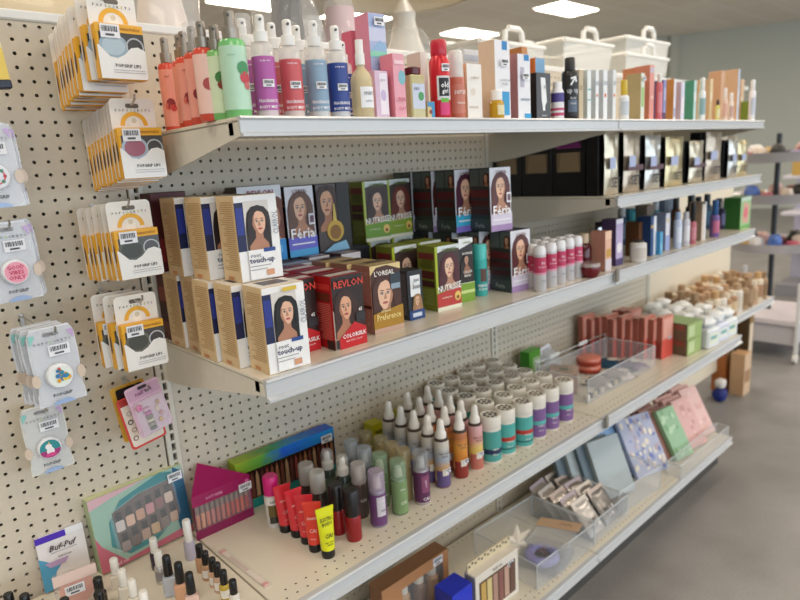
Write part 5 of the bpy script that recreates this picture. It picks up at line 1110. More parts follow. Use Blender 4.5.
# white nozzle sprays
ramp_mat('sunset_a', [(0, '2c3a7c'), (.22, '8a4a44'), (.3, 'c8c0b0'), (.5, 'd09a4a'), (.7, '9aa4b4'), (1, 'c4bcb0')], 2, 0, .135, .35)
ramp_mat('sunset_b', [(0, '8a2a22'), (.3, '6a2420'), (.34, 'd8a878'), (.55, 'c87a2c'), (.8, 'd8943c'), (1, 'b06a3a')], 2, 0, .135, .35)
ramp_mat('sunset_c', [(0, '8a9a8c'), (.15, 'e0ccc0'), (.3, 'c06a58'), (.4, 'd8b85a'), (.6, 'dcc06a'), (.8, 'd49a94'), (1, 'cfa0a0')], 2, 0, .135, .35)
def noz(m, swirl):
    p = round_bottle('nozzle_spray', [('bottle', [(0, 0), (.0195, 0), (.0205, .003), (.0205, .125), (.0185, .131)], m), ('collar', [(.0185, .13), (.0187, .136), (.015, .138)], '4a3c34:r.4'), ('nozzle', [(.0145, .137), (.0148, .15), (.0115, .156), (.0098, .17), (.009, .181), (.0055, .188), (0, .189)], 'e6e0d6:r.35')],
        [(.004, .05, .0205, swirl, 1.3), (.036, .055, .0205, 'e0d8cc', .42)], [('hair color', .1, .006, .0205, '6a5a50', 0), ('spray', .09, .006, .0205, '6a5a50', 0)], (.0205, .05, .019, .35))
    return p
nz_ = [noz('sunset_a', '5a4a7c'), noz('sunset_b', '8a2c22'), noz('sunset_c', 'b86a5c')]
NZ = [(0.569, -0.34), (0.639, -0.342), (0.7, -0.345), (0.568, -0.137), (0.564, -0.192), (0.567, -0.241), (0.566, -0.295), (0.651, -0.128), (0.645, -0.185), (0.629, -0.245), (0.64, -0.288), (0.727, -0.137), (0.723, -0.187), (0.711, -0.243), (0.702, -0.294)]
nlab = ['front nozzle spray with blue and sunset print, first of three', 'front nozzle spray with orange print, middle of three', 'front nozzle spray with pink and yellow print, last of three'] + ['white nozzle spray in the front rank behind the plum can, %s from the pegboard' % ORD[k] for k in range(4)] + ['white nozzle spray in the second rank, %s from the pegboard' % ORD[k] for k in range(4)] + ['white nozzle spray in the rear rank, %s from the pegboard' % ORD[k] for k in range(4)]
for k, ((x, y), lb) in enumerate(zip(NZ, nlab)):
    put(nz_[k if k < 3 else (0, 0, 0, 0, 0, 0, 1, 1, 2, 2, 2, 2)[k - 3]], (x, y, zz), -20, lb, 'spray bottle', 'nozzle sprays with white heads')
# wipe canisters
def wipes(lab, bands, petals):
    p = round_bottle('wipe_canister', [('canister', [(0, 0), (.0285, 0), (.03, .003), (.03, .102), (.029, .104)], 'd9d3c8:r.35'), ('lid', [(.0295, .103), (.0305, .105), (.0305, .134), (.0285, .139), (.026, .14), (.025, .1385), (0, .1385)], 'e2dcd0:r.35')], [(.008, .098, .03, lab, 3.2)] + [(a, b, .03, c, 3.2) for a, b, c in bands], [('wipes', .045, .008, .03, 'e8e4dc', 0), ('30 ct', .03, .006, .03, 'e8e4dc', 0)], None, 26)
    q = MB()
    for k in range(8):
        a = k * PI / 4; q.add([(.0165 * math.cos(a) + .005 * math.cos(t * PI / 5) * (1 if True else 0), .0165 * math.sin(a) + .005 * math.sin(t * PI / 5), .1392) for t in range(10)], [tuple(range(10))], petals)
    q.add([(.006 * math.cos(t * PI / 5), .006 * math.sin(t * PI / 5), .1392) for t in range(10)], [tuple(range(10))], petals); p.parts[1] = (p.parts[1][0], p.parts[1][1], [('lid_print', q.mesh('lid_print'), None)], None)
    return p
wk = {'n': wipes('4a9c96', [(.03, .045, '1b2c54')], '2c3040'), 'r': wipes('50a8a2', [(.045, .058, 'b8382e'), (.02, .025, '2a6a68')], '5a5650'), 'p': wipes('7c5a90', [(.048, .06, '5ab0ac'), (.025, .03, '8a5a98')], '7a7268')}
WP = [(0.764, -0.347), (0.83, -0.347), (0.902, -0.357), (0.977, -0.352), (1.052, -0.35), (1.133, -0.35), (0.829, -0.272), (0.91, -0.28), (0.985, -0.273), (1.057, -0.275), (1.134, -0.271), (0.833, -0.198), (0.903, -0.203), (0.981, -0.192), (1.059, -0.198), (1.13, -0.198), (0.836, -0.123), (0.919, -0.127), (0.997, -0.116), (1.071, -0.121), (1.144, -0.121), (0.857, -0.045), (0.926, -0.05), (1.01, -0.039), (1.083, -0.031), (1.155, -0.041)]
pos = 0
for row, (n, nm_, kinds) in enumerate([(6, 'front row', 'nrrppp'), (5, 'second row', 'nrrpp'), (5, 'third row', 'nrrpp'), (5, 'fourth row', 'nrrpp'), (5, 'back row', 'nrrpp')]):
    for k in range(n):
        x, y = WP[pos]; pos += 1
        lb = {'n': 'white lidded wipe canister, navy on teal, %s, %s from the left', 'r': 'white lidded wipe canister, red band on teal, %s, %s from the left', 'p': 'white lidded wipe canister, purple label, %s, %s from the left'}[kinds[k]] if row == 0 else 'white lidded canister seen mainly by its lid, %s, %s from the left'
        put(wk[kinds[k]], (x, y, zz), -25, lb % (nm_, ORD[k]), 'wipe canister', 'white lidded wipe canisters')
# ------------------------------------------------------------------ lower shelf, right half
def clear_bin(w, d, h, t=.0025):
    p = Proto('clear_bin'); b = MB(); e = MB(); E_ = 'dfe4e6:r.1:a.55'
    b.box(-w / 2, w / 2, -d / 2, d / 2, 0, t, CLEARER)
    b.box(-w / 2, w / 2, -d / 2, -d / 2 + t, t, h, CLEARER); b.box(-w / 2, w / 2, d / 2 - t, d / 2, t, h, CLEARER)
    b.box(-w / 2, -w / 2 + t, -d / 2 + t, d / 2 - t, t, h, CLEARER); b.box(w / 2 - t, w / 2, -d / 2 + t, d / 2 - t, t, h, CLEARER)
    for y in (-d / 2 + t / 2, d / 2 - t / 2): e.tube([(-w / 2, y, h), (w / 2, y, h)], t * .8, E_, 6)
    for x in (-w / 2 + t / 2, w / 2 - t / 2):
        e.tube([(x, -d / 2, h), (x, d / 2, h)], t * .8, E_, 6)
        for y in (-d / 2 + t / 2, d / 2 - t / 2): e.tube([(x, y, t), (x, y, h)], t * .8, E_, 6)
    p.part('walls', b); p.part('rim', e); p.w, p.d, p.h = w, d, h
    return p
def blob(seed, rx, ry, rz, m, n=12, rows=7, rough=.12, p=.8):
    """soft rounded lump, base at z = 0"""
    r = random.Random(seed); b = MB(); vs = []; fs = []
    vs.append((0, 0, 0))
    for j in range(1, rows):
        ph = PI * j / rows
        for i in range(n):
            a = 2 * PI * i / n; k = 1 + r.uniform(-rough, rough)
            ca, sa = math.cos(a), math.sin(a); sq = lambda q: math.copysign(abs(q) ** p, q)
            vs.append((rx * sq(ca) * math.sin(ph) ** .6 * k, ry * sq(sa) * math.sin(ph) ** .6 * k, rz * (1 - math.cos(ph)) / 2 * 2 * (1 + r.uniform(-rough, rough) * .4)))
    vs.append((0, 0, 2 * rz))
    for i in range(n): fs.append((0, 1 + (i + 1) % n, 1 + i))
    for j in range(rows - 2):
        for i in range(n):
            a = 1 + j * n + i; c = 1 + j * n + (i + 1) % n; fs.append((a, c, c + n, a + n))
    L0 = 1 + (rows - 2) * n
    for i in range(n): fs.append((L0 + i, L0 + (i + 1) % n, len(vs) - 1))
    b.add(vs, fs, m); return b
def flatpack(name, w, h, t, m, header=None, seed=0, deco=()):
    """soft plastic pack lying on its back; local z up is its thickness"""
    p = Proto(name); b = MB(); r = random.Random(seed); n = 8; k = 10; vs = []; fs = []
    for sg in (0, 1):
        b0 = len(vs)
        for j in range(k + 1):
            for i in range(n + 1):
                u = i / n * 2 - 1; v = j / k * 2 - 1; q = (1 - u ** 4) * (1 - v ** 4); e = q < .01
                vs.append((u * w / 2, v * h / 2, (0 if sg == 0 else t * q + (0 if e else r.uniform(-.1, .12) * t)) + .0006))
        for j in range(k):
            for i in range(n): a = b0 + j * (n + 1) + i; fs.append((a, a + 1, a + n + 2, a + n + 1))
    b.add(vs, fs, m); p.part('pouch', b)
    if header: q = MB(); q.box(-w / 2, w / 2, h * .32, h * .52, t * .35, t * .35 + .0015, header); p.part('header_card', q)
    if deco: q = MB(); [q.add([(x + rx * math.cos(a * PI / 6), y + ry * math.sin(a * PI / 6), t * 1.25) for a in range(12)], [tuple(range(12))], c) for x, y, rx, ry, c in deco]; p.part('contents', q)
    return p
BZ = Z4 + .0005
put(clear_bin(.50, .21, .088), (1.545, -.238, BZ), 0, 'shallow clear acrylic bin of beauty packs on the lower shelf', 'bin')
BI = BZ + .003
te = Proto('sponge_box'); b = MB(); s_ = .05
vs = [(-s_, -s_, 0), (s_, -s_, 0), (s_, s_, 0), (-s_, s_, 0), (-s_, -s_, .075), (s_, -s_, .075), (s_, s_, .075), (-s_, s_, .075)]
b.add(vs, [(0, 1, 2, 3), (0, 1, 5, 4), (1, 2, 6, 5), (2, 3, 7, 6), (3, 0, 4, 7), (4, 5, 6, 7)], 'c4a898:r.15:a.8'); te.part('carton', b)
q = MB(); q.poly([(-.04, .01), (.04, .01), (.04, .065), (-.04, .065)], -.0503, 'd8cfc0:r.2'); q.ell(0, .038, .022, .02, -.0506, '9aa890', 14); q.add([(-.032, -.032, .0754), (.032, -.032, .0754), (.032, .032, .0754), (-.032, .032, .0754)], [(0, 1, 2, 3)], 'a8968a'); q.add([(-.015, -.018, .0757), (.018, -.012, .0757), (.012, .018, .0757), (-.018, .012, .0757)], [(0, 1, 2, 3)], '6f7a6c'); te.part('print', q)
put(te, (1.37, -.20, BI), 28, 'tilted cube box with clear faces in the clear bin', 'box', None)
cpct = Proto('compact'); cpct.part('base', MB().lathe([(0, 0), (.045, 0), (.048, .004), (.048, .012), (.046, .014)], 'a83a2c:r.25', 24)); cpct.part('lid', MB().lathe([(.046, .014), (.048, .016), (.046, .026), (.03, .031), (0, .032)], 'd8806a:r.2', 24))
put(cpct, (1.60, -.165, BI), 0, 'coral red round compact in the clear bin', 'compact')
put(cpct, (1.60, -.165, BI + .0325), 20, 'second coral red compact stacked on the first', 'compact')
for k, (x, y, a, m, lb, sd) in enumerate([(1.70, -.19, 20, '2f5470:r.2:m.2', 'dark teal blue glossy packet behind the coral compacts', 3), (1.745, -.27, -10, '5a3a5c:r.2', 'plum glossy packet at the right end of the clear bin', 4), (1.49, -.275, 12, '8c8078:r.25', 'grey beige packet in front of the compacts', 5), (1.615, -.285, -14, 'a89a98:r.2', 'pale mauve packet at the bin front', 6)]):
    p = flatpack('cosmetic_packet', .085, .11, .022, m, 'd8d0c4' if k > 1 else '3f9a94', sd, [(0, -.02, .02, .02, 'd8d4cc')] if k != 2 else [])
    put(p, (x, y, BI), a, lb, 'packet', 'packets in the clear bin')
pc = ['e4ded4', '2a2a2e', 'b8a890', '55524e', 'd0c4b4', '8a8078']
for k in range(14):
    x = 1.325 + .0245 * k; 
    p = Proto('nail_art_pot'); p.part('pot', MB().lathe([(0, 0), (.009, 0), (.0095, .002), (.0095, .016), (.008, .017), (0, .017)], pc[k % 6] + ':r.2', 12))
    put(p, (x, -.322 + .003 * (k % 2), BI), 0, '%s little pot along the front wall of the clear bin, from the left' % (ORD[k] if k < 13 else 'last'), 'pot', 'little pots in the clear bin')
p = Proto('divider_rod'); b = MB(); b.tube([(1.30, -.128, Z4 + .105), (1.80, -.128, Z4 + .105)], .002, 'd4d2cc:r.2:m.5'); b.tube([(1.31, -.128, Z4 + .0), (1.31, -.128, Z4 + .106)], .002, 'd4d2cc:r.2:m.5'); b.tube([(1.79, -.128, Z4 + .0), (1.79, -.128, Z4 + .106)], .002, 'd4d2cc:r.2:m.5'); p.part('rod', b)
for x in (1.42, 1.62): q = MB(); q.box(x - .03, x + .03, -.1305, -.1255, Z4 + .098, Z4 + .114, 'e4e4e0:r.2', .002); p.part('label_holder', q)
put(p, (0, 0, 0), 0, 'thin rod with two clear label holders behind the clear bin', 'shelf divider')
gpk = carton('green_pack', .08, .04, .13, '4f9a2e:r.3', '3a8a24', '6ab04a', [('rect', .3, 1, .2, .8, 'a8c890'), ('rect', .5, .95, .3, .7, 'd8e4d4')])
put(gpk, (1.36, -.06, BZ), 4, 'bright green pack by the pegboard, left of the coral boxes', 'pack')
p = flatpack('clear_bag', .1, .12, .03, 'e4e8ee:r.08:a.45', 'e8e8f0', 9)
put(p, (1.47, -.07, BZ + .055), 10, 'crinkled clear bag propped beside the green pack', 'bag', None, (58, 0))
co = carton('soap_box', .088, .0225, .176, 'e08a78:r.35', '9c5546:r.4', 'e4b0a2', [('rect', 0, 1, 0, .45, 'd85648'), ('rect', .55, .9, .42, .55, 'c8b8bc'), ('rect', .1, .9, .5, .95, 'e4a898')], [('rect', .1, .9, .04, .4, '8a3a30')])
for k in range(11):
    put_fl(co, 1.89 - .014 * k + (.006, 0, -.008, .004)[k % 4], -.322 + .0268 * k, BZ, -4 + (k % 3), 'coral boxed item, front of the row with pale label' if k == 0 else 'coral boxed item, %s behind the front one in the row' % ORD[k - 1], 'box', 'coral pink boxes in a row').scale = (1, 1, (1, .95, 1.0, .97, .93)[k % 5])
for k in range(3): put_fl(co, 1.93 - .01 * k, -.17 + .027 * k, BZ, -2, '%s coral box of the short second row on the right' % ORD[k], 'box', 'coral pink boxes in a row')
grb = carton('green_box', .125, .12, .068, '9db56e', '6b5a44', '8fae70', [('rect', .1, .5, .15, .85, 'c4d4a0')], [('rect', .1, .9, .6, .9, '8a4a3c')])
put_fl(grb, 1.99, -.386, BZ, -3, 'green and brown carton, lower of the stacked pair', 'box'); put_fl(grb, 1.988, -.385, BZ + .0685, -4, 'green and brown carton, upper of the stacked pair', 'box')
tcol = ['e6eaec', 'd4e4e4', 'e8ecd8', 'd8dcec', 'c8e0dc', 'eceee8', 'e0e4f0']
def tissue(k):
    p = Proto('tissue_pack'); b = MB(); c = tcol[k % 7]
    b.box(-.05, .05, -.045, .045, 0, .085, c + ':r.35', .008); p.part('pack', b)
    q = MB(); q.v = [(a, b_, c_ + .0855) for a, b_, c_ in blob(k + 20, .045, .04, .024, 'eef0f0:r.4', 12, 6, .2).v]; t_ = blob(k + 20, .045, .04, .024, 'eef0f0:r.4', 12, 6, .2); q.f = t_.f; q.m = t_.m; p.part('crumpled_top', q)
    s_ = MB(); s_.rect(-.04, .03, .02, .065, -.0454, tcol[(k + 2) % 7]); s_.rect(-.03, .02, .04, .055, -.0458, ['7fb4b0', '9ab0d8', 'b8c890'][k % 3]); p.part('label', s_)
    return p
k = 0
tpr = [tissue(i) for i in range(7)]
for i, (x0, n) in enumerate([(2.18, 3), (2.29, 4), (2.385, 4)]):
    for j in range(n):
        put(tpr[k % 7], (x0 + .004 * j, -.378 + .094 * j, BZ), (-6, 5, 0, 8)[j], 'white and mint wrapped pack, column %s from the left, %s from the shelf edge' % (ORD[i], ORD[j]), 'wrapped pack', 'white and mint wrapped packs'); k += 1
for j in range(3): put(tpr[(j + 3) % 7], (2.05 + .012 * j, -.21 + .094 * j, BZ), 6 - 5 * j, 'white wrapped pack behind the green cartons, %s from the front' % ORD[j], 'wrapped pack', 'white and mint wrapped packs')
for x, z, lb in ((W, Z4, 'at the joint of the lower shelf rail'), (W, Z3, 'at the joint of the middle shelf rail')):
    p = Proto('price_clip'); b = MB(); yy = -(D4 if z == Z4 else D3); b.box(-.009, .009, -.012, -.0036, -.028, .012, '8a8478:r.3:a.8', .002); p.part('clip', b)
    put(p, (x, yy, z), 0, 'small translucent price clip ' + lb, 'clip')

# ------------------------------------------------------------------ bottom deck
DZ = Z5 + .0005
gs = Proto('gift_set'); b = MB(); w_, d_, h_ = .27, .055, .19
b.box(-w_ / 2, w_ / 2, -d_ / 2 + .002, d_ / 2, .0, .004, '8a5c3a'); b.box(-w_ / 2, w_ / 2, -d_ / 2, d_ / 2, h_ - .004, h_, '8f6340'); b.box(-w_ / 2, w_ / 2, d_ / 2 - .003, d_ / 2, .004, h_ - .004, '4a3222')
for x0, x1 in ((-w_ / 2, -w_ / 2 + .004), (w_ / 2 - .004, w_ / 2)): b.box(x0, x1, -d_ / 2, d_ / 2 - .003, .004, h_ - .004, '8a5c3a')
for r_ in ((-.135, .135, 0, .03), (-.135, .135, .155, .19), (-.135, -.06, .03, .155), (.112, .135, .03, .155)): b.rect(*r_, -d_ / 2 - .0004, 'b58158:r.45')
gs.part('carton', b)
for k, x in enumerate((-.035, .03, .085)):
    g = MB(); c = MB(); g.lathe([(0, .03), (.022, .03), (.022, .11), (.014, .12)], ['b08a60:r.2', '6a4a34:r.2', 'a8805a:r.2'][k], 16, cx=x, cy=-.001); c.lathe([(.0145, .12), (.016, .121), (.016, .148), (0, .149)], 'd8d0c4:r.3', 16, cx=x, cy=-.001); gs.part('bottle', g, [('cap', c, None)])
gs.part('price_sticker', sticker(.04, .026, -d_ / 2 - .0012, .09, .172), None, 'white bar code price sticker'); wn = MB(); wn.rect(-.06, .112, .03, .155, -d_ / 2 - .0008, CLEARER); gs.part('window', wn)
put(gs, (.563, -.19, DZ), 0, 'brown gift box with bottles behind a window, on the bottom deck', 'gift set')
C(.63, -.335, .145, .085, '1c34c8:r.3', '1a2ea8', 'bright blue box in front of the brown gift box', [('rect', .1, .9, .1, .4, '2a48d8')], d=.07, z=Z5, name='gift_box', top='1a2eb8', rot=0)
ws = Proto('gift_set'); b = MB(); b.box(-.10, .10, -.022, .022, 0, .155, 'e4dcd0:r.4', .001); b.rect(-.085, .085, .015, .128, -.0223, '6a5444:r.15'); b.srect(-.02, .02, .004, .15, -.1003, '8f8c9c'); ws.part('carton', b)
for k in range(6): q = MB(); q.box(-.078 + .027 * k, -.056 + .027 * k, -.0245, -.0224, .02, .122, ['c9a45c', 'd8c48a', 'b08a7c', '8a5a54', 'c4a090', '6a4a40'][k], .001); ws.part('soap_bar', q)
q = MB(); q.box(-.1, .1, .008, .012, .1555, .185, 'd8c9a8:r.4'); 
for k in range(14): q.ell(-.092 + .0142 * k, .172 + .006 * (k % 2), .005, .004, .0077, '3a3028', 8)
ws.part('printed_flap', q, None, 'leopard print flap'); t = MB(); t.text('bath set', 0, .141, .01, -.0232, '7a6a58', .09); ws.part('lettering', t); ws.part('price_sticker', sticker(.03, .018, -.024, .06, .12))
put(ws, (0.784, -0.319, DZ), -1, 'white boxed soap set with amber window and leopard flap', 'gift set')
st = Proto('paper_bow'); b = MB()
for k in range(6):
    b.T = Matrix.Translation((0, 0, .035)) @ Matrix.Rotation(k * PI / 3, 4, 'Y'); b.add([(0, -.004, 0), (.012, .002, .018), (0, -.002, .05), (-.012, .002, .018)], [(0, 1, 2), (0, 2, 3)], 'e8dcc8:r.5'); b.add([(0, .006, 0), (.012, .002, .018), (0, -.002, .05), (-.012, .002, .018)], [(0, 1, 2), (0, 2, 3)], 'e0d2ba:r.5')
b.T = None; b.box(-.012, .012, .004, .007, 0, .05, 'd8caac:r.5'); st.part('bow', b)
put(st, (1.026, -0.232, DZ), -20, 'cream pointed paper bow standing behind the white soap set', 'bow').scale = (1.3, 1.3, 1.5)
put(clear_bin(.33, .27, .088), (1.095, -.255, DZ), -2, 'clear acrylic bin with lilac scrunchie on the bottom deck', 'bin')
sc = Proto('scrunchie_bag'); b = MB(); n = 26; m_ = 10; vs = []; fs = []; r = random.Random(2)
for i in range(n):
    a = 2 * PI * i / n
    for j in range(m_):
        t = 2 * PI * j / m_; q = .017 * (1 + r.uniform(-.1, .1)); vs.append(((.042 + q * math.cos(t)) * math.cos(a), (.042 + q * math.cos(t)) * math.sin(a), .018 + q * math.sin(t)))
for i in range(n):
    for j in range(m_): fs.append((i * m_ + j, ((i + 1) % n) * m_ + j, ((i + 1) % n) * m_ + (j + 1) % m_, i * m_ + (j + 1) % m_))
b.add(vs, fs, '8f8cc8:r.6'); sc.part('scrunchie', b, None, 'lilac ring'); 
for k in range(7): q = MB(); q.tube([(-.025 + .006 * k, -.02, .02), (.01 + .004 * k * (-1) ** k, .0, .03), (.02 - .006 * k, .025, .02)], .0016, ['2a2a38', 'c87a68', '3a3a48'][k % 3], 6); sc.part('hair_tie', q)
sc.part('clear_bag', MB().box(-.08, .08, -.09, .09, .0005, .04, 'eef0f2:r.06:a.14', .012))
put(sc, (1.062, -0.308, DZ + .004), 15, 'lilac scrunchie in a clear bag inside the acrylic bin', 'hair accessory')
hd = Proto('header_card_pack'); b = MB(); b.box(-.075, .075, -.032, .032, 0, .003, 'c9a888:r.5', .001); hd.part('header_card', b); t = MB()
for k in range(5): t.add([(.005 + .009 * k + .004 * math.cos(a), .004 * math.sin(a) + .006 * (k % 2), .0034) for a in range(6)], [tuple(range(6))], ['5a2a20', '26262a'][k % 2])
hd.part('lettering', t); q = MB(); q.box(-.07, .07, -.15, -.03, -.0125, .0012, 'e8e8ea:r.06:a.25', .004); hd.part('pouch', q)
put(hd, (1.168, -0.306, DZ + .085), -72, 'tan header card of a clear packet lying across the bins', 'packet', None, (-6, -4))
put(clear_bin(.24, .27, .088), (1.385, -.255, DZ), 0, 'clear acrylic bin full of silver packets on the bottom deck', 'bin')
r = random.Random(11)
for k in range(10):
    j, i = k // 2, k % 2
    p = flatpack('silver_packet', .1, .13, .012, ['c4bcb4:r.18:m.2', 'd8d2cc:r.12:a.6', '8a847e:r.2:m.3', 'd8ccc4:r.15:a.75', '6a625c:r.25:m.2'][(k * 2 + j) % 5], ['d8ccc0', 'c8b4a8', 'b8a8b0'][k % 3], k + 40, [(-.02 + .02 * (q % 3), -.04 + .022 * (q // 3), .007, .007, ['5a5450', 'a89c94', 'e0d8d0', '7a6a64'][(q + k) % 4]) for q in range(6)])
    put(p, (1.325 + .108 * i + r.uniform(-.006, .006), -.325 + .046 * j, DZ + .054), r.uniform(-6, 6), 'silver and grey packet in the bin, %s rank from the front, %s one' % (ORD[j], ('left', 'right')[i]), 'packet', 'silver packets in the acrylic bin', (48, 0))
def book(w, h, t, cover, pages, spots=None, seed=0):
    p = Proto('notebook'); b = MB(); b.box(-w / 2, w / 2, -t / 2, -t / 2 + .002, 0, h, cover, .0008); b.box(-w / 2, w / 2, t / 2 - .002, t / 2, 0, h, cover, .0008); b.box(-w / 2, -w / 2 + .002, -t / 2 + .002, t / 2 - .002, 0, h, cover); p.part('cover', b)
    q = MB(); q.box(-w / 2 + .0025, w / 2 - .003, -t / 2 + .0022, t / 2 - .0022, .003, h - .003, pages); p.part('pages', q)
    if spots:
        s_ = MB(); r = random.Random(seed)
        for k in range(spots[0]):
            s_.ell(r.uniform(-w * .44, w * .44), r.uniform(h * .06, h * .94), r.uniform(.006, .014), r.uniform(.006, .016), -t / 2 - .0004 - .00005 * k, r.choice(spots[1]), 9)
        p.part('cover_print', s_)
    p.h = h; p.w = w; p.d = t
    return p
def lean(p, x, y, z, rz, ang, *a, **k):
    return put(p, (x, y, z + p.d / 2 * math.sin(math.radians(ang)) + .0004), rz, *a, tilt=(-ang, 0), **k)
gy = book(.17, .23, .02, '5f6f78:r.35', 'c8ccc8'); gy2 = book(.17, .23, .022, 'a8b0b0:r.3', 'd8d8d0'); lb_ = book(.17, .22, .018, '8cb4e0:r.35', 'e4e8ec'); nv = book(.19, .22, .016, '1c2440:r.35', 'd8d8dc')
G = 'notebooks and folders leaning back on the bottom deck'
put(clear_bin(.30, .25, .1), (1.63, -.255, DZ), -4, 'clear acrylic bin holding the grey and blue folders', 'bin')
for k, (p, x, y, a, lb) in enumerate([(gy, 1.50, -.20, 26, 'slate grey folder nearest the silver packets'), (gy2, 1.535, -.233, 26, 'pale grey folder between the slate ones'), (gy, 1.57, -.266, 26, 'slate grey folder third from the left'), (gy2, 1.605, -.299, 26, 'pale grey folder in front, last before the light blue one')]):
    lean(p, x, y, DZ + .0028, -14, a, lb, 'folder', group=G)
fl = book(.19, .25, .018, 'b4b8d0:r.35', 'e8e8e8', (60, ['8a94c4', 'e6dccc', 'c8bcc8', '6f7cb4', 'f0e8da', 'b8a8b4']), 5)
lean(lb_, 1.735, -.246, DZ + .0028, -15, 31, 'light blue folder wedged behind the floral notebook', 'folder', group=G)
lean(nv, 1.868, -.293, DZ, -16, 31, 'navy notebook right behind the floral one', 'notebook', group=G)
lean(fl, 1.86, -.318, DZ, -16, 31, 'floral blue and white notebook', 'notebook', group=G)
gn = book(.125, .225, .022, '92b88e:r.35', 'dcd8cc', (16, ['a8c8a0', '7fa87c', 'b8d4b0']), 3)
pk1 = book(.13, .225, .022, 'd8a8a0:r.35', 'e4d4cc', (12, ['e4bcb4', 'c8948c']), 2); pk2 = book(.13, .235, .026, 'e2b8b0:r.35', 'e8d8d0', (14, ['ecccc4', 'd8a8a0']), 7); br = book(.14, .22, .022, 'a07468:r.4', 'd4c0b4')
lean(gn, 2.085, -.352, DZ, -8, 30, 'mint green notebook with small dark emblem, among the pink ones', 'notebook', group=G)
for k in range(3): lean(br, 2.065 - .004 * k, -.318 + .032 * k, DZ, -8, 30, 'brown pink notebook behind the mint green one, %s of three' % ORD[k], 'notebook', group=G)
lean(pk1, 2.235, -.352, DZ, -8, 30, 'blush pink notebook right of the mint green one', 'notebook', group=G)
for k in range(2): lean(pk1, 2.222, -.318 + .032 * k, DZ, -8, 30, 'dusty pink notebook tucked behind the blush one, %s back' % ORD[k], 'notebook', group=G)
lean(pk2, 2.363, -.335, DZ, -10, 30, 'pink patterned notebook at the far right end of the deck', 'notebook', group=G)
for k in range(3): lean(pk2, 2.357 - .004 * k, -.3 + .034 * k, DZ, -10, 30, 'pink notebook behind the rightmost one, %s back' % ORD[k], 'notebook', group=G)
put(clear_bin(.52, .06, .06), (2.15, -.39, DZ), 0, 'low clear acrylic tray in front of the mint and pink notebooks', 'bin')
# ------------------------------------------------------------------ past the end of the shelves
r = random.Random(21)
SZ = Z4 - .02 + .0005
tans = ['c8a070', 'd8bc96', 'a88a68', 'e0d0b8', 'a8805c', 'd8ccb8', 'e4dcd0', '8a6a48', 'c8a484', 'b89a78']
gp_ = {}
for k, c in enumerate(tans):
    gp_[k] = bottle2('craft_bottle', .028, .13 + .012 * (k % 4), c + ':r.35', tans[(k * 3 + 1) % 10] + ':r.35', .22, tans[(k * 7 + 3) % 10])
k = 0
for j in range(4):
    for i in range(11):
        x = 2.56 + .075 * i; y = -.05 - .066 * j
        if x > 3.36: continue
        put(gp_[r.randrange(10)], (x + r.uniform(-.004, .004), y, SZ), r.uniform(-40, 40), 'tan bottle on the cluttered far shelf, row %s from the panel, %s along' % (ORD[j], ORD[i]), 'bottle', 'tan bottles on the far shelf')
for k, (x, y, h, w_, c, s_, lb) in enumerate([(3.44, -.05, .62, .1, 'b8723c', 'a8622c', 'tall orange brown carton standing on the floor past the far shelf'), (3.56, -.13, .70, .07, '8a6a34', '4a3a20', 'tall dark gold carton standing on the floor at the end of the run'), (3.44, -.16, .26, .11, 'd8b898', 'c8a078', 'low peach carton standing on the floor before the orange brown one')]):
    C(x, y, h, w_, c, s_, lb, [('rect', .1, .9, .3, .6, tans[k + 2])], d=.08, z=0, name='floor_carton', rot=0)
nb = Proto('craft_toy'); nb.part('body', blob(5, .045, .04, .04, '1c2c7c:r.4')); q = blob(6, .035, .03, .03, 'd8d4d0:r.4'); q.v = [(a, b, c + .079) for a, b, c in q.v]; nb.part('head', q)
put(nb, (3.24, -.08, 0), 0, 'small navy and white soft toy on the floor past the deck', 'toy')
# tiered display rack on wheels
RX, RY = 4.5, .06
rk = Proto('display_rack')
rk.part('pole', MB().lathe([(0, .06), (.018, .06), (.018, 1.56), (0, 1.56)], '3a3c40:r.4:m.5', 12, RX - 4.5, 0))
for z in (.78, 1.12, 1.4):
    b = MB(); b.lathe([(.02, z - .04), (.26, z - .035), (.31, z + .03), (.315, z + .034), (.305, z + .03), (.255, z - .028), (.02, z - .034)], 'c8c8cc:r.3:m.4', 28); rk.part('tray', b)
b = MB(); b.box(-.3, .3, -.28, .28, .26, .3, 'd8d0d4:r.4', .005); b.box(-.28, .28, -.26, .26, .12, .26, 'c0bcc0:r.5', .003); rk.part('base', b)
for sx in (-1, 1):
    for sy in (-1, 1):
        q = MB(); q.box(sx * .29 - .012, sx * .29 + .012, sy * .27 - .012, sy * .27 + .012, .07, .56, 'e0e0e0:r.35', .003); rk.part('post', q)
        q = MB(); M = Matrix.Translation((sx * .29, sy * .27, .035)) @ Matrix.Rotation(PI / 2, 4, 'X'); q.T = M; q.lathe([(0, -.013), (.03, -.013), (.034, -.008), (.034, .008), (.03, .013), (0, .013)], 'dcd8d0:r.4', 18); rk.part('wheel', q)
put(rk, (RX, RY, 0), 0, 'wheeled display rack with round trays beyond the shelf end', 'display rack')
cc = ['8a4a44', 'd8b0a8', '2a2a34', 'c8a45a', 'e0dcd8', '4a6ab0', 'b85a6a', 'd0c0b0', '26241f', '9a8ab0']
for t, z in enumerate((.78, 1.12, 1.4)):
    for i in range(9):
        a = 2 * PI * i / 9 + t; p = Proto('goods_pouch'); p.part('pouch', blob(60 + t * 9 + i, .055, .045, (.035, .05, .06)[i % 3], cc[(i + 3 * t) % 10] + ':r.35', 10, 6, .18))
        put(p, (RX + .17 * math.cos(a), RY + .17 * math.sin(a), z - .028), math.degrees(a), '%s pouch round the %s tray of the wheeled rack' % (ORD[i], ('lowest', 'middle', 'top')[t]), 'pouch', 'pouches on the display rack')
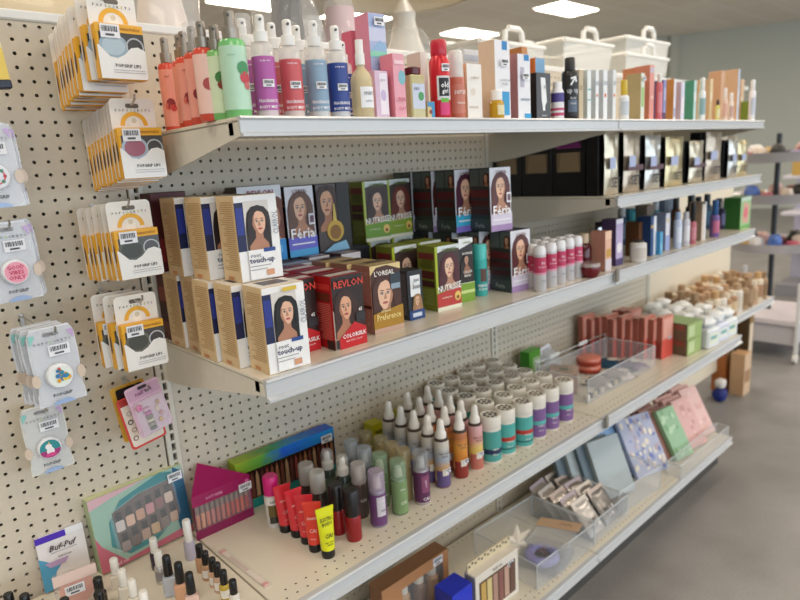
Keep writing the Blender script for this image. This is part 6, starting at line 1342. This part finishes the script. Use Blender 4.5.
# far white shelving
fs_ = Proto('far_shelving'); b = MB(); b.box(-.25, .25, -.9, .9, .0, .12, '8a8a90:r.5', .004); b.box(.2, .25, -.9, .9, .12, 1.25, 'c4c2d4:r.5'); fs_.part('frame', b)
for z in (.45, .8, 1.15): fs_.part('deck', MB().box(-.25, .2, -.9, .9, z, z + .03, 'd8d6e2:r.4', .003))
put(fs_, (6.6, -.35, 0), 0, 'low white shelving unit far behind the wheeled rack', 'shelving unit')
for k in range(10):
    C(6.42, -1.15 + .17 * k, .2 + .03 * (k % 3), .12, cc[k], cc[(k + 4) % 10], 'blurred box on the low white shelving far away, %s along' % ORD[k], (), d=.1, z=1.18, name='stock_box', rot=0, group='boxes on the far shelving')

# ------------------------------------------------------------------ on the rear shelf of the gondola: lamps, bags, baskets
RZ = Z1 + .0005
lp = Proto('table_lamp'); lp.part('base', MB().lathe([(0, 0), (.07, 0), (.075, .01), (.07, .03), (.1, .1), (.105, .16), (.09, .24), (.05, .34), (.038, .4), (.042, .42), (.03, .44), (.012, .47)], 'e8e2d6:r.25', 28))
lp.part('stem', MB().lathe([(.012, .465), (.012, .54), (0, .54)], 'b8a47c:r.3:m.7', 12))
sh = MB(); sh.lathe([(.25, .475), (.252, .48), (.18, .7), (.178, .695), (.247, .482)], 'd9d0bc:r.8', 36); lp.part('lamp_shade', sh)
wr = MB(); v0 = blob(3, .125, .125, .185, 'f4f6f8:r.06:a.18', 16, 10, .09, 1); lp.part('plastic_wrap', v0, None, 'clear crinkled wrap')
put(lp, (1.10, .26, RZ), 0, 'pale ceramic table lamp wrapped in clear plastic, above the pink boxes', 'lamp')
l2 = Proto('table_lamp'); b = MB(); rr = random.Random(8)
for k in range(7):
    a = k * .9; b.tube([(.05 * math.cos(a), .05 * math.sin(a), .018), (.045 * math.cos(a + .8), .045 * math.sin(a + .8), .16), (.035 * math.cos(a + 1.7), .035 * math.sin(a + 1.7), .3), (.03 * math.cos(a + 2.6), .03 * math.sin(a + 2.6), .46)], .018, ['6a6660:r.7', '7c7870:r.7', '5a5652:r.7'][k % 3], 8)
l2.part('base', b, None, 'twisted grey driftwood base'); l2.part('plastic_wrap', blob(4, .11, .11, .24, 'f4f6f8:r.06:a.2', 14, 9, .1, 1)); l2.part('lamp_shade', MB().lathe([(.17, .48), (.172, .485), (.12, .68), (.118, .675), (.167, .487)], 'cfc6b4:r.8', 32))
put(l2, (.62, .27, RZ), 0, 'lamp with grey driftwood base in clear plastic, behind the mist bottles', 'lamp')
p = Proto('wrapped_cushion'); p.part('cushion', blob(31, .22, .1, .22, 'd8c29a:r.5', 16, 10, .05, .6)); p.part('plastic_wrap', blob(32, .235, .115, .235, 'f2ead8:r.06:a.2', 14, 9, .1, .6))
put(p, (-.17, .24, RZ), 0, 'beige cushion wrapped in plastic at the top left, above the pegboard', 'cushion')
p = Proto('wrapped_vase'); p.part('vase', MB().lathe([(0, 0), (.06, 0), (.075, .1), (.07, .25), (.05, .36), (.06, .45), (.055, .46), (.045, .36)], 'e8d8cc:r.4', 24)); p.part('plastic_wrap', blob(33, .1, .1, .25, 'f8f8f8:r.05:a.25', 14, 10, .12, .9))
put(p, (.21, .22, RZ), 0, 'pale vase in clear crinkled plastic behind the top card stack', 'vase')
p = Proto('wrapped_vase'); p.part('vase', MB().lathe([(0, 0), (.045, 0), (.06, .1), (.055, .3), (.045, .4), (.04, .4), (.05, .3)], 'e4c0c4:r.4', 24)); p.part('plastic_wrap', blob(34, .07, .07, .22, 'f8f8fa:r.05:a.25', 14, 10, .1, .9))
put(p, (.80, .24, RZ), 0, 'pinkish vase in clear plastic right of the driftwood lamp', 'vase')
def basket(w, d, h):
    p = Proto('storage_basket'); b = MB(); B = 'f0efe8:r.35:a.62'
    def ringz(z, k, t=.003):
        x, y = w / 2 * k, d / 2 * k
        return [(-x, -y), (x, -y), (x, y), (-x, y)]
    lo, hi = ringz(0, .82), ringz(h, 1)
    for i in range(4):
        j = (i + 1) % 4
        b.add([(*lo[i], 0), (*lo[j], 0), (*hi[j], h), (*hi[i], h)], [(0, 1, 2, 3)], B)
    b.add([(*q, 0) for q in lo], [(0, 1, 2, 3)], B); p.part('tub', b)
    rm = MB(); x, y = w / 2, d / 2
    rm.tube([(-x, -y, h), (x, -y, h)], .009, 'f4f3ee:r.3', 8); rm.tube([(x, -y, h), (x, y, h)], .009, 'f4f3ee:r.3', 8); rm.tube([(x, y, h), (-x, y, h)], .009, 'f4f3ee:r.3', 8); rm.tube([(-x, y, h), (-x, -y, h)], .009, 'f4f3ee:r.3', 8); p.part('rim', rm)
    for sg in (-1, 1):
        hm = MB(); hm.tube([(-.055, sg * y, h), (-.05, sg * y, h + .042), (-.03, sg * y, h + .055), (.03, sg * y, h + .055), (.05, sg * y, h + .042), (.055, sg * y, h)], .011, 'f4f3ee:r.3', 8); p.part('handle', hm)
    return p
b1 = basket(.44, .33, .30); b2 = basket(.40, .32, .26)
for (x0, x1), zt, bb, lb, n in (((2.426, 2.737), 2.017, b1, 'white lidless storage basket, the tallest right one', 2), ((2.065, 2.036), 1.965, b2, 'white storage basket in the middle, behind the charcoal box', 1), ((1.433, 1.587), 1.917, b2, 'white storage basket on the left, behind the red spray can', 1)):
    xm = (x0 + x1) / 2; h = bb.parts and (.30 if bb is b1 else .26)
    if n == 2:
        put(bb, (xm, .26, zt - h), 0, lb + ', upper of two nested', 'basket', 'white storage baskets on the rear shelf'); put(bb, (xm, .26, zt - h - .075), 0, lb + ', lower of two nested', 'basket', 'white storage baskets on the rear shelf')
        base = zt - h - .075
    else:
        put(bb, (xm, .26, zt - h), 0, lb, 'basket', 'white storage baskets on the rear shelf'); base = zt - h
    if base - RZ > .01:
        C(xm, .11, base - RZ - .001, .36, 'd8cfc0', 'c8bca8', 'plain carton carrying the storage basket on the ' + ('right' if n == 2 else 'left' if 'left' in lb else 'middle'), (), d=.3, z=RZ, name='stock_carton', rot=0)
# ------------------------------------------------------------------ light and camera
def area(name, loc, rot, sx, sy, power, col):
    l = bpy.data.lights.new(name, 'AREA'); l.shape = 'RECTANGLE'; l.size = sx; l.size_y = sy; l.energy = power; l.color = col
    o = bpy.data.objects.new(name, l); COL.objects.link(o); o.location = loc; o.rotation_euler = rot
area('window_daylight', (5, -7.9, 1.7), (PI / 2, 0, 0), 20, 2.3, 380, (.72, .86, 1.0))
wd = bpy.data.worlds.new('world'); SC.world = wd; wd.use_nodes = True
wd.node_tree.nodes['Background'].inputs[0].default_value = (.8, .88, 1, 1); wd.node_tree.nodes['Background'].inputs[1].default_value = .25
_c = ((-0.517, -1.4088, 1.4968), ((0.73001, 0.187, -0.65735), (-0.68077, 0.11417, -0.72354), (-0.06025, 0.9757, 0.21065)), 27.951); loc, rows, lens = _c[0], _c[1], _c[2]
cd = bpy.data.cameras.new('camera'); cam = bpy.data.objects.new('camera', cd); COL.objects.link(cam); SC.camera = cam
m = Matrix.Identity(4)
for i in range(3):
    for j in range(3): m[i][j] = rows[i][j]
    m[i][3] = loc[i]
cam.matrix_world = m
cd.lens = lens; cd.sensor_width = 36; cd.clip_start = .05
cd.dof.use_dof = True; cd.dof.focus_distance = 1.2; cd.dof.aperture_fstop = 3.2
SC.view_settings.view_transform = 'Standard'; SC.view_settings.look = 'None'; SC.view_settings.exposure = .2; SC.view_settings.gamma = 1
SC.view_settings.use_curve_mapping = False
